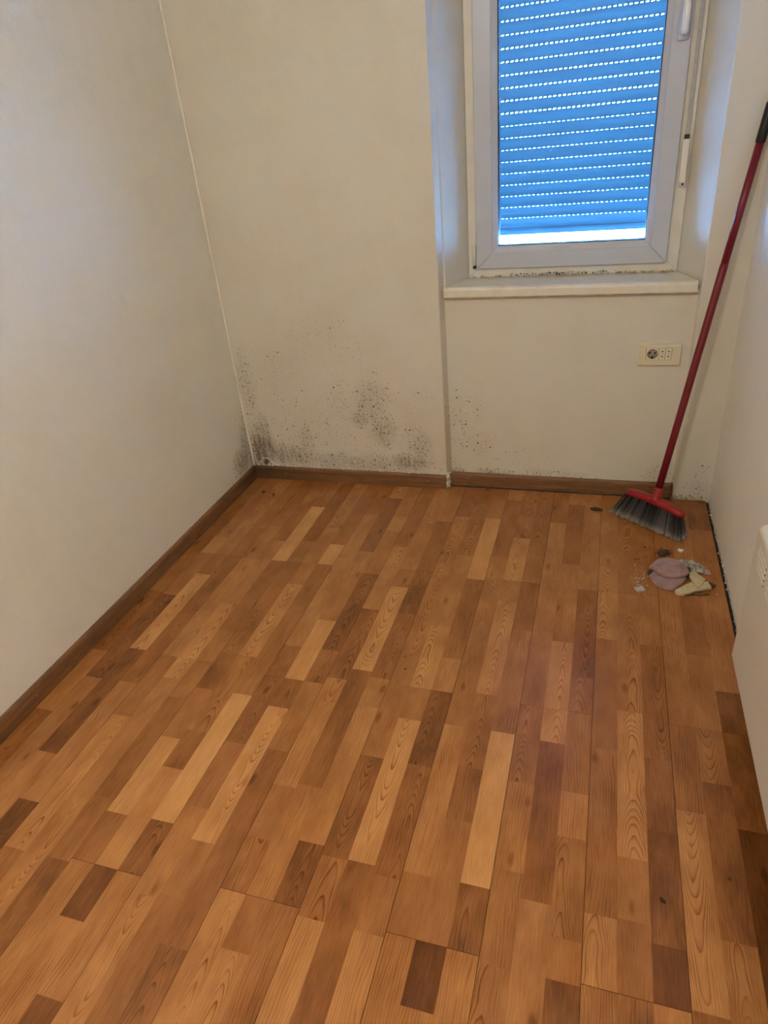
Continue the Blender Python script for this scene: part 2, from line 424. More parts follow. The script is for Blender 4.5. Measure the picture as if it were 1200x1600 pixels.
W = 0.193 / 3
X0 = -1.691
FLOOR_X0, FLOOR_X1, FLOOR_Y1 = XL + 0.004, 0.4475, 2.640
TOP = 0.0012
rs = random.Random(21)
def strip_obj(x0, x1, y0, y1, tone, fig, parent):
    bm = bmesh.new()
    cx, cy = (x0 + x1) / 2, (y0 + y1) / 2
    box(bm, x0 - cx, x1 - cx, y0 - cy, y1 - cy, -TOP, 0.0)
    o = mesh_obj('wood_strip', bm, M['strip'], None)
    o.parent = parent
    o.location = (cx - parent.location.x, cy - parent.location.y, -parent.location.z)
    f = {'p': 0.0, 's': 0.5, 'c': 1.0, 'f': 0.85}[fig]
    o.color = (tone, f, rs.random(), rs.random())
    return o

GAP = 0.00055
for k in range(0, 11):
    px0, px1 = X0 + 3 * k * W, X0 + 3 * (k + 1) * W
    if k == 10: px1 = FLOOR_X1
    seams = sorted(SEAM.get(k, [1.95, 0.70]), reverse=True)
    ys = [FLOOR_Y1] + seams
    while ys[-1] > YBACK:
        ys.append(ys[-1] - 1.25)
    for a, bnd in zip(ys[:-1], ys[1:]):
        y1, y0 = a, max(bnd, YBACK)
        x0, x1 = max(px0, FLOOR_X0), min(px1, FLOOR_X1)
        if x1 - x0 < 0.004 or y1 - y0 < 0.01:
            continue
        bm = bmesh.new()
        box(bm, x0 + GAP - (x0 + x1) / 2, x1 - GAP - (x0 + x1) / 2, y0 + GAP - (y0 + y1) / 2, y1 - GAP - (y0 + y1) / 2, -0.009, 0.0)
        pl = mesh_obj('laminate_plank', bm, M['core'], floor, loc=((x0 + x1) / 2, (y0 + y1) / 2, -TOP))
        for c in range(3 * k, 3 * k + 3):
            cx0, cx1 = max(X0 + c * W, x0), min(X0 + (c + 1) * W, x1)
            if c % 3 == 0: cx0 += GAP
            if c % 3 == 2: cx1 -= GAP
            cx1 = min(cx1, x1 - GAP)
            if c == 32: cx1 = x1 - GAP
            if cx1 - cx0 < 0.003:
                continue
            segs = list(STR.get(c, [(2.68, 0.38, 'p'), (2.2, 0.45, 's'), (1.7, 0.33, 'p'), (1.2, 0.4, 's'), (0.8, 0.3, 'p')]))
            # carry the pattern on behind what the photograph shows
            rr = random.Random(100 + c)
            yy = min(segs[-1][0] - 0.30 - rr.random() * 0.14, 0.55)
            while yy > YBACK:
                segs.append((yy, 0.3 + 0.45 * rr.random(), rr.choice('ppscf')))
                yy -= 0.27 + 0.2 * rr.random()
            for i, (s, tone, fig) in enumerate(segs):
                e = segs[i + 1][0] if i + 1 < len(segs) else YBACK
                u1, u0 = min(s, y1 - GAP), max(e, y0 + GAP)
                if u1 - u0 < 0.004 or u1 < -0.05:
                    continue
                strip_obj(cx0, cx1, u0, u1, tone, fig, pl)

# ---- walls
def wall(name, bm, mat, label):
    o = mesh_obj(name, bm, mat)
    return tag(o, label, kind='structure')

bm = bmesh.new()
# block left of the window with the splayed reveal
prism(bm, [(XL - 0.1, YB), (XNL, YB), (XNL + 0.012, YN), (XNL + 0.018, YN + 0.002), (FX0 - 0.001, YF + 0.003), (FX0 - 0.001, YOUT), (XL - 0.1, YOUT)], -0.012, ZC)
# pier right of the window
prism(bm, [(XR + 0.1, YP), (XR + 0.1, YOUT), (FX1 + 0.001, YOUT), (FX1 + 0.001, YF + 0.003), (XNR - 0.005, YN), (XNR, YP)], -0.0119, ZC)
# apron under the sill
box(bm, XNL + 0.003, XNR - 0.001, YN, YOUT, -0.0118, SILL_Z - 0.03)
# lintel
box(bm, XNL - 0.02, XNR + 0.02, YB + 0.006, YOUT, FZ1, ZC - 0.0005)
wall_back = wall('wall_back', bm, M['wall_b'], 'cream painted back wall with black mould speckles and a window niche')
bv = wall_back.modifiers.new('soft_edges', 'BEVEL'); bv.width = 0.004; bv.segments = 2; bv.limit_method = 'ANGLE'; bv.angle_limit = 0.6

bm = bmesh.new()
box(bm, XL - 0.12, XL, YBACK - 0.1, YOUT, -0.012, ZC)
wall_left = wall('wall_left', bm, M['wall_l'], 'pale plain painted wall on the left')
bm = bmesh.new()
box(bm, XR, XR + 0.12, YBACK - 0.1, YOUT, -0.012, ZC)
wall_right = wall('wall_right', bm, M['wall'], 'pale painted wall on the right behind the heater')
bm = bmesh.new()
box(bm, XL - 0.12, XR + 0.12, YBACK - 0.12, YBACK, -0.012, ZC)
wall('wall_front', bm, M['wall'], 'plain wall behind the viewpoint')
bm = bmesh.new()
box(bm, XL - 0.12, XR + 0.12, YBACK - 0.12, YOUT, ZC, ZC + 0.1)
wall('ceiling', bm, plain_mat('ceiling_paint', (0.80, 0.76, 0.68), 0.8, 0.2, 0.02, 8), 'plain white ceiling')

# filler bead in the left corner and ragged plaster edge beside the niche
bm = bmesh.new()
pts = []; rad = []
for i in range(60):
    z = 0.062 + i * (ZC - 0.062) / 59
    pts.append((XL + 0.004 + 0.002 * mnoise.noise((0, 0, z * 9)), YB - 0.004 + 0.0015 * mnoise.noise((5, 0, z * 7)), z))
    rad.append(0.0050 + 0.002 * mnoise.noise((2, 3, z * 14)))
tube(bm, pts, rad, 8)
o = mesh_obj('corner_filler', bm, plain_mat('corner_filler', (0.86, 0.78, 0.64), 0.6, 0.3, 0.03, 40), wall_back, True)

# ---- baseboards
def skirting_mat(name, axis):
    m, nt, b = new_mat(name)
    t = NT(nt)
    x, y, z = t.sep(t.pos())
    u, v = (x, y) if axis == 'x' else (y, x)
    n = t.noise(t.vec(t.m('MULTIPLY', u, 5.0), t.m('MULTIPLY', z, 130.0), t.m('MULTIPLY', v, 90.0)), 1.0, 4, 0.6, 0.3)
    d = t.noise(t.vec(t.m('MULTIPLY', u, 9.0), t.m('MULTIPLY', z, 20.0), 0.0), 1.0, 4, 0.65)
    c = t.ramp(n, [(0.25, (0.135, 0.060, 0.023)), (0.55, (0.235, 0.110, 0.043)), (0.8, (0.33, 0.165, 0.068))])
    c = t.mix(t.mapr(d, 0.5, 0.75, 0.0, 0.55), c, (0.055, 0.032, 0.018, 1))
    if axis == 'x':
        # the damp corner has blackened the wood
        w = t.m('ADD', x, t.m('MULTIPLY', t.m('SUBTRACT', d, 0.5), 0.5))
        c = t.mix(t.mapr(w, -1.58, -1.15, 0.65, 0.0), c, (0.035, 0.025, 0.018, 1))
    else:
        w = t.m('ADD', y, t.m('MULTIPLY', t.m('SUBTRACT', d, 0.5), 0.5))
        c = t.mix(t.mapr(w, 2.62, 2.25, 0.6, 0.0), c, (0.035, 0.025, 0.018, 1))
    nt.links.new(c, b.inputs['Base Color'])
    b.inputs['Roughness'].default_value = 0.42
    t.bump(n, 0.15, 0.002, b)
    return m
M['skx'] = skirting_mat('skirting_wood_back', 'x')
M['sky'] = skirting_mat('skirting_wood_left', 'y')
SK_H = 0.064
def profile(t, h):
    return [(0, 0), (-t, 0), (-t, h - 0.010), (-t + 0.002, h - 0.004), (-t + 0.006, h), (0, h)]
bm = bmesh.new()
prism_x(bm, [(YB + y, z + 0.0004) for y, z in profile(0.0135, SK_H)], XL + 0.0125, XNL - 0.004)
bb = mesh_obj('baseboard_back', bm, M['skx']); tag(bb, 'dark brown wooden skirting under the mouldy wall', kind='structure')
bm = bmesh.new()
prism_x(bm, [(YN + y, z + 0.0004) for y, z in profile(0.0145, SK_H - 0.002)], XNL + 0.007, XNR - 0.006)
bn = mesh_obj('baseboard_niche', bm, M['skx']); tag(bn, 'brown wooden skirting in the niche under the window', kind='structure')
bm = bmesh.new()
prof = profile(0.0125, SK_H)
a = [bm.verts.new((XL - y, YBACK, z + 0.0004)) for y, z in prof]
b_ = [bm.verts.new((XL - y, YB - 0.001, z + 0.0004)) for y, z in prof]
bm.faces.new(a); bm.faces.new(b_[::-1])
for i in range(len(a)):
    j = (i + 1) % len(a)
    bm.faces.new((a[i], a[j], b_[j], b_[i]))
bl = mesh_obj('baseboard_left', bm, M['sky']); tag(bl, 'brown wooden skirting along the left wall', kind='structure')
# nail heads in the skirting
nail_m = plain_mat('nail_metal', (0.35, 0.30, 0.24), 0.4, 0.5, 0.1, 50, metallic=0.6)
def nail(p, axis, parent, dark=False):
    bm = bmesh.new()
    d = Vector((0, -1, 0)) if axis == 'y' else Vector((1, 0, 0))
    tube(bm, [Vector((0, 0, 0)) - d * 0.001, d * 0.0012, d * 0.0018], [0.0028, 0.0028, 0.0016], 8)
    mesh_obj('nail', bm, nail_m, parent, loc=p)
for x, z in ((-1.40, 0.036), (-0.70, 0.034)):
    nail((x, YB - 0.0135, z), 'y', bb)
for x, z in ((-0.53, 0.040), (0.225, 0.038)):
    nail((x, YN - 0.0145, z), 'y', bn)
for y in (1.86, 1.10):
    nail((XL + 0.0125, y, 0.03), 'x', bl)

# ragged filler where the plaster breaks off at the skirting
plaster_m = plain_mat('broken_plaster', (0.74, 0.67, 0.54), 0.9, 0.1, 0.25, 90, 0.5)
def rubble_mesh(name, pts, mat, parent=None, seed=1):
    """pts: (x, y, z, size)"""
    r = random.Random(seed)
    bm = bmesh.new()
    for (x, y, z, s) in pts:
        res = bmesh.ops.create_icosphere(bm, subdivisions=1, radius=s)
        sc = Vector((r.uniform(0.6, 1.3), r.uniform(0.6, 1.4), r.uniform(0.4, 0.9)))
        rot = Euler((r.random() * 6, r.random() * 6, r.random() * 6)).to_matrix()
        for v in res['verts']:
            q = Vector((v.co.x * sc.x, v.co.y * sc.y, v.co.z * sc.z)) * r.uniform(0.75, 1.2)
            v.co = rot @ q + Vector((x, y, z))
    return mesh_obj(name, bm, mat, parent)
r = random.Random(4)
pts = []
for i in range(90):
    x = XL + 0.02 + (XNL - XL - 0.03) * r.random() ** 1.5
    pts.append((x, YB - 0.001, SK_H + 0.001 + r.random() * 0.003, 0.0025 + 0.0035 * r.random() * (1.3 if x < -1.3 else 0.7)))
for i in range(50):
    x = XNL + 0.02 + (XNR - XNL - 0.03) * r.random()
    pts.append((x, YN - 0.001, SK_H + r.random() * 0.002, 0.0018 + 0.002 * r.random()))
o = rubble_mesh('plaster_edge', pts, plaster_m, wall_back, 3); o['kind'] = 'stuff'
# torn filler at the niche foot
pts = [(XNL + 0.001 + r.uniform(-0.003, 0.006), YB + r.uniform(-0.008, 0.028), 0.002 + r.random() * 0.07, 0.004 + 0.004 * r.random()) for _ in range(46)]
o = rubble_mesh('torn_filler', pts, plain_mat('torn_filler', (0.80, 0.76, 0.68), 0.8, 0.2, 0.12, 60), wall_back, 8); o['kind'] = 'stuff'
# blister of lifted plaster in the corner
bm = bmesh.new()
pts = [(-1.515 + 0.10 * t_ - 0.02, YB - 0.004, 0.070 + 0.045 * math.sin(min(1, t_ * 1.25) * math.pi) * (1 - 0.5 * t_)) for t_ in [i / 16 for i in range(17)]]
tube(bm, pts, [0.003 + 0.002 * math.sin(i * 1.7) ** 2 for i in range(17)], 6)
mesh_obj('plaster_blister', bm, plaster_m, wall_back, True)
pts = [(-1.515 + r.random() * 0.035, YB - 0.002, 0.072 + r.random() * 0.022, 0.003 + 0.003 * r.random()) for _ in range(14)]
o = rubble_mesh('exposed_brick', pts, plain_mat('exposed_brick', (0.16, 0.075, 0.045), 0.9, 0.1, 0.3, 90), wall_back, 5); o['kind'] = 'stuff'

# crumbs and rubble in the open joint along the right wall, where the skirting is missing
pts = []
for i in range(520):
    y = 1.35 + 1.28 * r.random()
    dens = 0.5 + 0.9 * mnoise.noise((0, y * 7, 3))
    if r.random() > dens: continue
    s = 0.0010 + 0.0036 * r.random() ** 2
    pts.append((XR - 0.0005 - 0.007 * r.random() ** 2, y, -0.004 + r.random() * 0.010, s))
o = rubble_mesh('joint_rubble', pts, plain_mat('joint_rubble', (0.66, 0.57, 0.43), 0.9, 0.1, 0.3, 120), floor, 11); o['kind'] = 'stuff'
pts = [(XR - 0.002 - 0.008 * r.random(), 1.3 + 1.34 * r.random(), -0.011 + 0.003 * r.random(), 0.0015 + 0.002 * r.random()) for _ in range(160)]
o = rubble_mesh('joint_dirt', pts, plain_mat('joint_dirt', (0.05, 0.038, 0.026), 0.95, 0.1, 0.3, 120), floor, 12); o['kind'] = 'stuff'
# crumbled foot of the pier
pts = [(XNR - 0.005 + (XR - XNR) * r.random(), YP - 0.004 + 0.008 * r.random(), 0.002 + 0.016 * r.random() ** 2, 0.003 + 0.004 * r.random()) for _ in range(80)]
o = rubble_mesh('pier_foot_plaster', pts, plain_mat('pier_plaster', (0.66, 0.58, 0.42), 0.9, 0.1, 0.35, 120), wall_back, 13); o['kind'] = 'stuff'

# ================================================================== WINDOW
pvc = plain_mat('white_pvc', (0.53, 0.535, 0.57), 0.32, 0.5, 0.015, 12)
pvc_old = plain_mat('yellowed_pvc', (0.74, 0.69, 0.58), 0.4, 0.45, 0.04, 18)
gasket = plain_mat('black_gasket', (0.02, 0.02, 0.022), 0.6, 0.3, 0.1, 60)
win = empty('window_1', ((FX0 + FX1) / 2, YF, FZ0))
tag(win, 'white plastic tilt window with a closed roller shutter behind', kind='structure')
def at_win(o):
    o.location = -Vector(win.location)
    return o
def members(name, ox0, ox1, oz0, oz1, ix0, ix1, iz0, iz1, yf_o, yf_i, yb, mat, bevel=0.0015):
    """four mitred members; front face at yf_o on the outer edge, yf_i on the inner edge"""
    e = 0.0 if name.startswith('glaz') else 0.0001
    O = [(ox0, oz0), (ox1, oz0), (ox1, oz1), (ox0, oz1)]
    I = [(ix0, iz0), (ix1, iz0), (ix1, iz1), (ix0, iz1)]
    for i in range(4):
        j = (i + 1) % 4
        d = Vector((O[j][0] - O[i][0], 0, O[j][1] - O[i][1])).normalized() * e
        pts = []
        P = lambda q, y, s: (q[0] + d.x * s, y, q[1] + d.z * s)
        pts = [P(O[i], yf_o, 1), P(O[j], yf_o, -1), P(I[j], yf_i, -1), P(I[i], yf_i, 1),
               P(O[i], yb, 1), P(O[j], yb, -1), P(I[j], yb, -1), P(I[i], yb, 1)]
        bm = bmesh.new()
        hexa(bm, pts, bevel, 2)
        at_win(mesh_obj(name, bm, mat, win))
SX0, SX1, SZ0, SZ1 = -0.498, 0.207, 0.903, 2.335
BX0, BX1, BZ0, BZ1 = -0.434, 0.146, 0.963, 2.275
GX0, GX1, GZ0, GZ1 = -0.413, 0.127, 0.985, 2.255
members('frame_member', FX0, FX1, FZ0, FZ1, FX0 + 0.05, FX1 - 0.05, FZ0 + 0.05, FZ1 - 0.05, YF, YF, YF + 0.06, pvc_old, 0.002)
members('sash_member', SX0, SX1, SZ0, SZ1, BX0, BX1, BZ0, BZ1, 2.800, 2.800, YF + 0.055, pvc, 0.003)
members('glazing_bead', BX0, BX1, BZ0, BZ1, GX0, GX1, GZ0, GZ1, 2.8015, 2.813, YF + 0.05, pvc, 0.001)
members('glazing_gasket', GX0 - 0.001, GX1 + 0.001, GZ0 - 0.001, GZ1 + 0.001, GX0 + 0.0025, GX1 - 0.0025, GZ0 + 0.0025, GZ1 - 0.0025, 2.8135, 2.817, YF + 0.03, gasket, 0.0)
# pane
gm, gnt, gb = new_mat('window_glass')
gnt.nodes.remove(gb)
t = NT(gnt)
tr = t.node('ShaderNodeBsdfTransparent'); tr.inputs[0].default_value = (0.93, 0.97, 0.97, 1)
gl = t.node('ShaderNodeBsdfGlossy'); gl.inputs['Roughness'].default_value = 0.03
lw = t.node('ShaderNodeLayerWeight'); lw.inputs[0].default_value = 0.5
fr = t.m('ADD', 0.04, t.m('MULTIPLY', t.m('POWER', lw.outputs['Facing'], 5.0), 0.9))
mx = t.node('ShaderNodeMixShader')
gnt.links.new(fr, mx.inputs[0]); gnt.links.new(tr.outputs[0], mx.inputs[1]); gnt.links.new(gl.outputs[0], mx.inputs[2])
gnt.links.new(mx.outputs[0], gnt.nodes['Material Output'].inputs[0])
bm = bmesh.new()
box(bm, GX0 - 0.008, GX1 + 0.008, 2.824, 2.828, GZ0 - 0.008, GZ1 + 0.008)
at_win(mesh_obj('glass_pane', bm, gm, win))
# hinge cover bottom left
bm = bmesh.new()
tube(bm, [(SX0 - 0.009, 2.806, 0.917), (SX0 - 0.009, 2.806, 0.99)], 0.0075, 12)
h = at_win(mesh_obj('hinge', bm, pvc_old, win, True))
bm = bmesh.new()
box(bm, SX0 - 0.014, SX0 - 0.002, 2.799, 2.812, 0.906, 0.915, 0.001)
at_win(mesh_obj('hinge_pin', bm, gasket, win))
# handle
bm = bmesh.new()
box(bm, 0.164, 0.196, 2.789, 2.801, 1.585, 1.735, 0.005, 2)
hb = at_win(mesh_obj('handle_base', bm, pvc, win))
bm = bmesh.new()
tube(bm, [(0.181, 2.795, 1.700), (0.181, 2.775, 1.700), (0.181, 2.762, 1.692), (0.181, 2.757, 1.675), (0.181, 2.757, 1.63), (0.181, 2.759, 1.608), (0.181, 2.760, 1.600)],
     [0.011, 0.011, 0.0115, 0.0115, 0.0115, 0.012, 0.008], 14)
at_win(mesh_obj('handle_lever', bm, plain_mat('handle_white', (0.80, 0.80, 0.82), 0.18, 0.6, 0.01, 10), win, True))
# sill with a rounded nose
bm = bmesh.new()
nose = []
ym = 2.641
for i in range(9):
    a_ = math.pi / 2 * i / 8
    nose.append((ym + 0.016 - 0.016 * math.sin(a_), SILL_Z - 0.014 + 0.014 * math.cos(a_)))
nose += [(ym, SILL_Z - 0.036), (ym + 0.004, SILL_Z - 0.042)]
def sill_ring(x_of_y):
    return None
prof = nose + [(ym + 0.03, SILL_Z - 0.042), (YF + 0.01, SILL_Z - 0.042), (YF + 0.01, SILL_Z)]
def xl(y): return -0.601 + (max(y - 2.66, 0)) * (0.070 / 0.155)
def xr(y): return 0.309 - (max(y - 2.66, 0)) * (0.060 / 0.155)
va = [bm.verts.new((xl(y), y, z)) for y, z in prof]
vb = [bm.verts.new((xr(y), y, z)) for y, z in prof]
bm.faces.new(va); bm.faces.new(vb[::-1])
for i in range(len(prof)):
    j = (i + 1) % len(prof)
    bm.faces.new((vb[i], vb[j], va[j], va[i]))
def sill_mat():
    m, nt, b = new_mat('painted_sill')
    t = NT(nt)
    x, y, z = t.sep(t.pos())
    n = t.noise(t.pos(), 30.0, 4, 0.6)
    c = t.ramp(n, [(0.3, (0.72, 0.64, 0.50)), (0.7, (0.80, 0.73, 0.60))])
    d = t.noise(t.vec(t.m('MULTIPLY', x, 22.0), t.m('MULTIPLY', y, 70.0), t.m('MULTIPLY', z, 60.0)), 1.0, 4, 0.7)
    edge = t.mapr(y, 2.765, 2.808, 0.0, 1.0)
    c = t.mix(t.m('MULTIPLY', edge, t.mapr(d, 0.5, 0.66, 0.0, 0.9)), c, (0.10, 0.07, 0.04, 1))
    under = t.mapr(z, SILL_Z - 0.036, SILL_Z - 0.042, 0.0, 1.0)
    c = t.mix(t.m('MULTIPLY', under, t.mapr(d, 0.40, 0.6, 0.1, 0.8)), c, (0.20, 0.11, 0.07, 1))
    nt.links.new(c, b.inputs['Base Color'])
    b.inputs['Roughness'].default_value = 0.38
    t.bump(n, 0.12, 0.003, b)
    return m
at_win(mesh_obj('window_sill', bm, sill_mat(), win))
# cracked sealant between sill and frame
r = random.Random(15)
pts = []
for i in range(150):
    x = FX0 + 0.01 + (FX1 - FX0 - 0.02) * r.random()
    pts.append((x, YF - 0.003 - 0.004 * r.random(), SILL_Z + 0.001 + 0.006 * r.random() * (1 + 1.2 * math.exp(-((x + 0.15) / 0.18) ** 2)), 0.002 + 0.003 * r.random()))
o = at_win(rubble_mesh('cracked_sealant', pts, plain_mat('sealant', (0.62, 0.55, 0.42), 0.8, 0.2, 0.3, 150), win, 16)); o['kind'] = 'stuff'
pts = []
for i in range(46):
    x = -0.20 + 0.14 * r.gauss(0, 1)
    if x < FX0 + 0.03 or x > FX1 - 0.03: continue
    pts.append((x, YF - 0.006 - 0.003 * r.random(), SILL_Z + 0.006 + 0.007 * r.random(), 0.0016 + 0.002 * r.random()))
o = at_win(rubble_mesh('black_mould', pts, plain_mat('mould', (0.04, 0.028, 0.018), 0.9, 0.1, 0.2, 100), win, 17)); o['kind'] = 'stuff'

# ================================================================== ROLLER SHUTTER
SHY = 2.945
m, nt, b = new_mat('shutter_slat')
nt.nodes.remove(b)
t = NT(nt)
dif = t.node('ShaderNodeBsdfDiffuse'); dif.inputs[0].default_value = (0.07, 0.10, 0.13, 1)
trl = t.node('ShaderNodeBsdfTranslucent'); trl.inputs[0].default_value = (0.34, 0.40, 0.44, 1)
ad = t.node('ShaderNodeMixShader'); ad.inputs[0].default_value = 0.6
nz = t.noise(t.vec(t.m('MULTIPLY', t.sep(t.pos())[0], 3.0), t.m('MULTIPLY', t.sep(t.pos())[2], 60.0), 0.0), 1.0, 3)
nt.links.new(t.ramp(nz, [(0.3, (0.042, 0.084, 0.096)), (0.7, (0.052, 0.100, 0.113))]), trl.inputs[0])
nt.links.new(dif.outputs[0], ad.inputs[1]); nt.links.new(trl.outputs[0], ad.inputs[2])
nt.links.new(ad.outputs[0], nt.nodes['Material Output'].inputs[0])
M['slat'] = m
PITCH = 0.0404
def slat_mesh(name, slot):
    """one slat: bowed face plus the perforated hook strip under it"""
    bm = bmesh.new()
    L0, L1 = -0.375, 0.375
    hz = PITCH - slot
    n = 6
    # bowed panel with thickness
    front, back = [], []
    for i in range(n + 1):
        f = i / n
        z = slot + hz * f
        bow = 0.0045 * math.sin(math.pi * f)
        front.append((-0.0015 + bow * 0.9, z)); back.append((0.0015 + bow, z))
    ring = front + back[::-1]
    va = [bm.verts.new((L0, y, z)) for y, z in ring]
    vb = [bm.verts.new((L1, y, z)) for y, z in ring]
    k = len(ring)
    bm.faces.new(va); bm.faces.new(vb[::-1])
    for i in range(k):
        j = (i + 1) % k
        bm.faces.new((vb[i], vb[j], va[j], va[i]))
    # webs between the light slots
    step = 0.0172
    x = L0
    while x < L1 - 0.010:
        hexa(bm, [(x, -0.001, 0.0), (x + 0.0095, -0.001, 0.0), (x + 0.0095, 0.001, 0.0), (x, 0.001, 0.0),
                  (x + 0.003, -0.001, slot), (x + 0.0125, -0.001, slot), (x + 0.0125, 0.001, slot), (x + 0.003, 0.001, slot)])
        x += step
    bmesh.ops.recalc_face_normals(bm, faces=bm.faces)
    me = bpy.data.meshes.new(name)
    bm.to_mesh(me); bm.free()
    me.materials.append(M['slat'])
    return me
shutter = empty('roller_shutter', (-0.14, SHY, 1.005))
tag(shutter, 'closed slatted roller shutter glowing blue behind the window pane', 'shutter')
mesh_open = slat_mesh('slat_open_slots', 0.0030)
mesh_tight = slat_mesh('slat_tight_slots', 0.0008)
z = 1.026
nsl = 0
while z < 2.36:
    o = bpy.data.objects.new('slat', mesh_open if z > 1.395 else mesh_tight)
    link(o, shutter)
    o.location = (0.0, 0.0, z - 1.005)
    z += PITCH
    nsl += 1
bm = bmesh.new()
prism_x(bm, [(-0.006, 0.0), (0.006, 0.0), (0.006, 0.014), (0.004, 0.0215), (-0.004, 0.0215), (-0.006, 0.014)], -0.375, 0.375)
mesh_obj('bottom_rail', bm, M['slat'], shutter)
rail_m = plain_mat('shutter_guide', (0.12, 0.16, 0.20), 0.5, 0.4, 0.05, 20)
for sx in (-1, 1):
    bm = bmesh.new()
    box(bm, sx * 0.372 - 0.014, sx * 0.372 + 0.014, -0.016, 0.016, -0.13, 1.36)
    mesh_obj('guide_rail', bm, rail_m, shutter)
# outer stone sill that the open gap shows
bm = bmesh.new()
box(bm, FX0 - 0.001 + 0.002, FX1 - 0.001, YF + 0.061, YOUT + 0.25, 0.848, 0.895, 0.003)
o = mesh_obj('outer_sill', bm, plain_mat('white_stone', (0.85, 0.84, 0.82), 0.6, 0.3, 0.05, 30))
tag(o, 'white stone ledge outside the window below the shutter', kind='structure'); o.name = 'trim_1'

# shutter strap with its small winder
strap = empty('shutter_strap_winder', (0.228, 2.800, 1.166))
tag(strap, 'narrow white shutter winder with ribbed strap beside the window', 'strap winder')
def at_strap(o):
    o.location = -Vector(strap.location); return o
bm = bmesh.new()
hexa(bm, [(0.217, 2.782, 1.170), (0.239, 2.782, 1.170), (0.239, 2.812, 1.170), (0.217, 2.812, 1.170),
          (0.217, 2.792, 1.305), (0.239, 2.792, 1.305), (0.239, 2.812, 1.305), (0.217, 2.812, 1.305)], 0.004, 2)
at_strap(mesh_obj('winder_housing', bm, plain_mat('cream_plastic', (0.78, 0.74, 0.62), 0.35, 0.5, 0.02, 15), strap))
bm = bmesh.new()
box(bm, 0.217, 0.2385, 2.783, 2.811, 1.160, 1.1715, 0.002)
at_strap(mesh_obj('end_cap', bm, pvc, strap))
bm = bmesh.new()
box(bm, 0.2265, 0.2325, 2.7815, 2.788, 1.1625, 1.169)
at_strap(mesh_obj('screw_hole', bm, gasket, strap))
bm = bmesh.new()
box(bm, 0.220, 0.236, 2.793, 2.806, 1.3045, 1.318, 0.001)
at_strap(mesh_obj('strap_slot', bm, gasket, strap))
bm = bmesh.new()
zz = 1.3175
while zz < 2.36:
    box(bm, 0.2225, 0.2335, 2.7985, 2.8012, zz, zz + 0.0042, 0.0006)
    box(bm, 0.2230, 0.2330, 2.7992, 2.8006, zz + 0.0042, zz + 0.0070)
    zz += 0.0070
at_strap(mesh_obj('ribbed_strap', bm, plain_mat('grey_strap', (0.48, 0.48, 0.47), 0.7, 0.2, 0.08, 90), strap))

# ================================================================== WALL SOCKET
sock = empty('wall_socket', (0.2115, YN, 0.599))
tag(sock, 'cream wall socket plate with one round and two small outlets', 'socket')
def at_sock(o):
    o.location = -Vector(sock.location); return o
cream = plain_mat('cream_plate', (0.74, 0.655, 0.46), 0.38, 0.45, 0.02, 15)
cream2 = plain_mat('cream_insert', (0.79, 0.71, 0.52), 0.38, 0.45, 0.02, 15)
hole = plain_mat('socket_hole', (0.015, 0.012, 0.010), 0.7, 0.2, 0.1, 50)
bm = bmesh.new()
def frame_ring(bm, ox0, ox1, oz0, oz1, ix0, ix1, iz0, iz1, y0, y1, bevel):
    O = [(ox0, oz0), (ox1, oz0), (ox1, oz1), (ox0, oz1)]
    I = [(ix0, iz0), (ix1, iz0), (ix1, iz1), (ix0, iz1)]
    of, ob = [bm.verts.new((x, y0, z)) for x, z in O], [bm.verts.new((x, y1, z)) for x, z in O]
    jf, jb = [bm.verts.new((x, y0, z)) for x, z in I], [bm.verts.new((x, y1, z)) for x, z in I]
    for i in range(4):
        j = (i + 1) % 4
        bm.faces.new((of[i], of[j], jf[j], jf[i])); bm.faces.new((ob[j], ob[i], jb[i], jb[j]))
        bm.faces.new((of[j], of[i], ob[i], ob[j])); bm.faces.new((jf[i], jf[j], jb[j], jb[i]))
    es = [e for e in bm.edges if (e.verts[0] in of and e.verts[1] in of)] + [e for e in bm.edges if (e.verts[0] in of and e.verts[1] in ob) or (e.verts[1] in of and e.verts[0] in ob)]
    bmesh.ops.bevel(bm, geom=es, offset=bevel, segments=2, affect='EDGES', profile=0.5)
frame_ring(bm, 0.138, 0.285, 0.559, 0.640, 0.1615, 0.2525, 0.5815, 0.6275, YN - 0.0095, YN, 0.0035)
at_sock(mesh_obj('cover_plate', bm, cream, sock))
yf = YN - 0.0105
bm = bmesh.new()
box(bm, 0.1615, 0.2525, YN - 0.0030, YN - 0.0005, 0.5815, 0.6275)
at_sock(mesh_obj('insert_shadow', bm, plain_mat('joint_shadow', (0.12, 0.08, 0.04), 0.8, 0.1, 0.1, 50), sock))  # dark sheet behind the inserts, its colour standing in for shade in the gaps
# round earthed outlet: square insert with a sunken cup
bm = bmesh.new()
cx, cz, hw, R_ = 0.185, 0.6045, 0.0222, 0.0188
n = 32
sq = []
outer, inner, deep = [], [], []
for i in range(n):
    a_ = 2 * math.pi * i / n
    c_, s_ = math.cos(a_), math.sin(a_)
    q = max(abs(c_), abs(s_))
    outer.append(bm.verts.new((cx + hw * c_ / q, yf, cz + hw * s_ / q)))
    inner.append(bm.verts.new((cx + R_ * c_, yf, cz + R_ * s_)))
for i in range(n):
    j = (i + 1) % n
    bm.faces.new((outer[i], outer[j], inner[j], inner[i]))
back = [bm.verts.new((v.co.x, YN - 0.0035, v.co.z)) for v in outer]
for i in range(n):
    j = (i + 1) % n
    bm.faces.new((outer[j], outer[i], back[i], back[j]))
ro = at_sock(mesh_obj('round_outlet', bm, cream2, sock))
bm = bmesh.new()
ri, dp = [], []
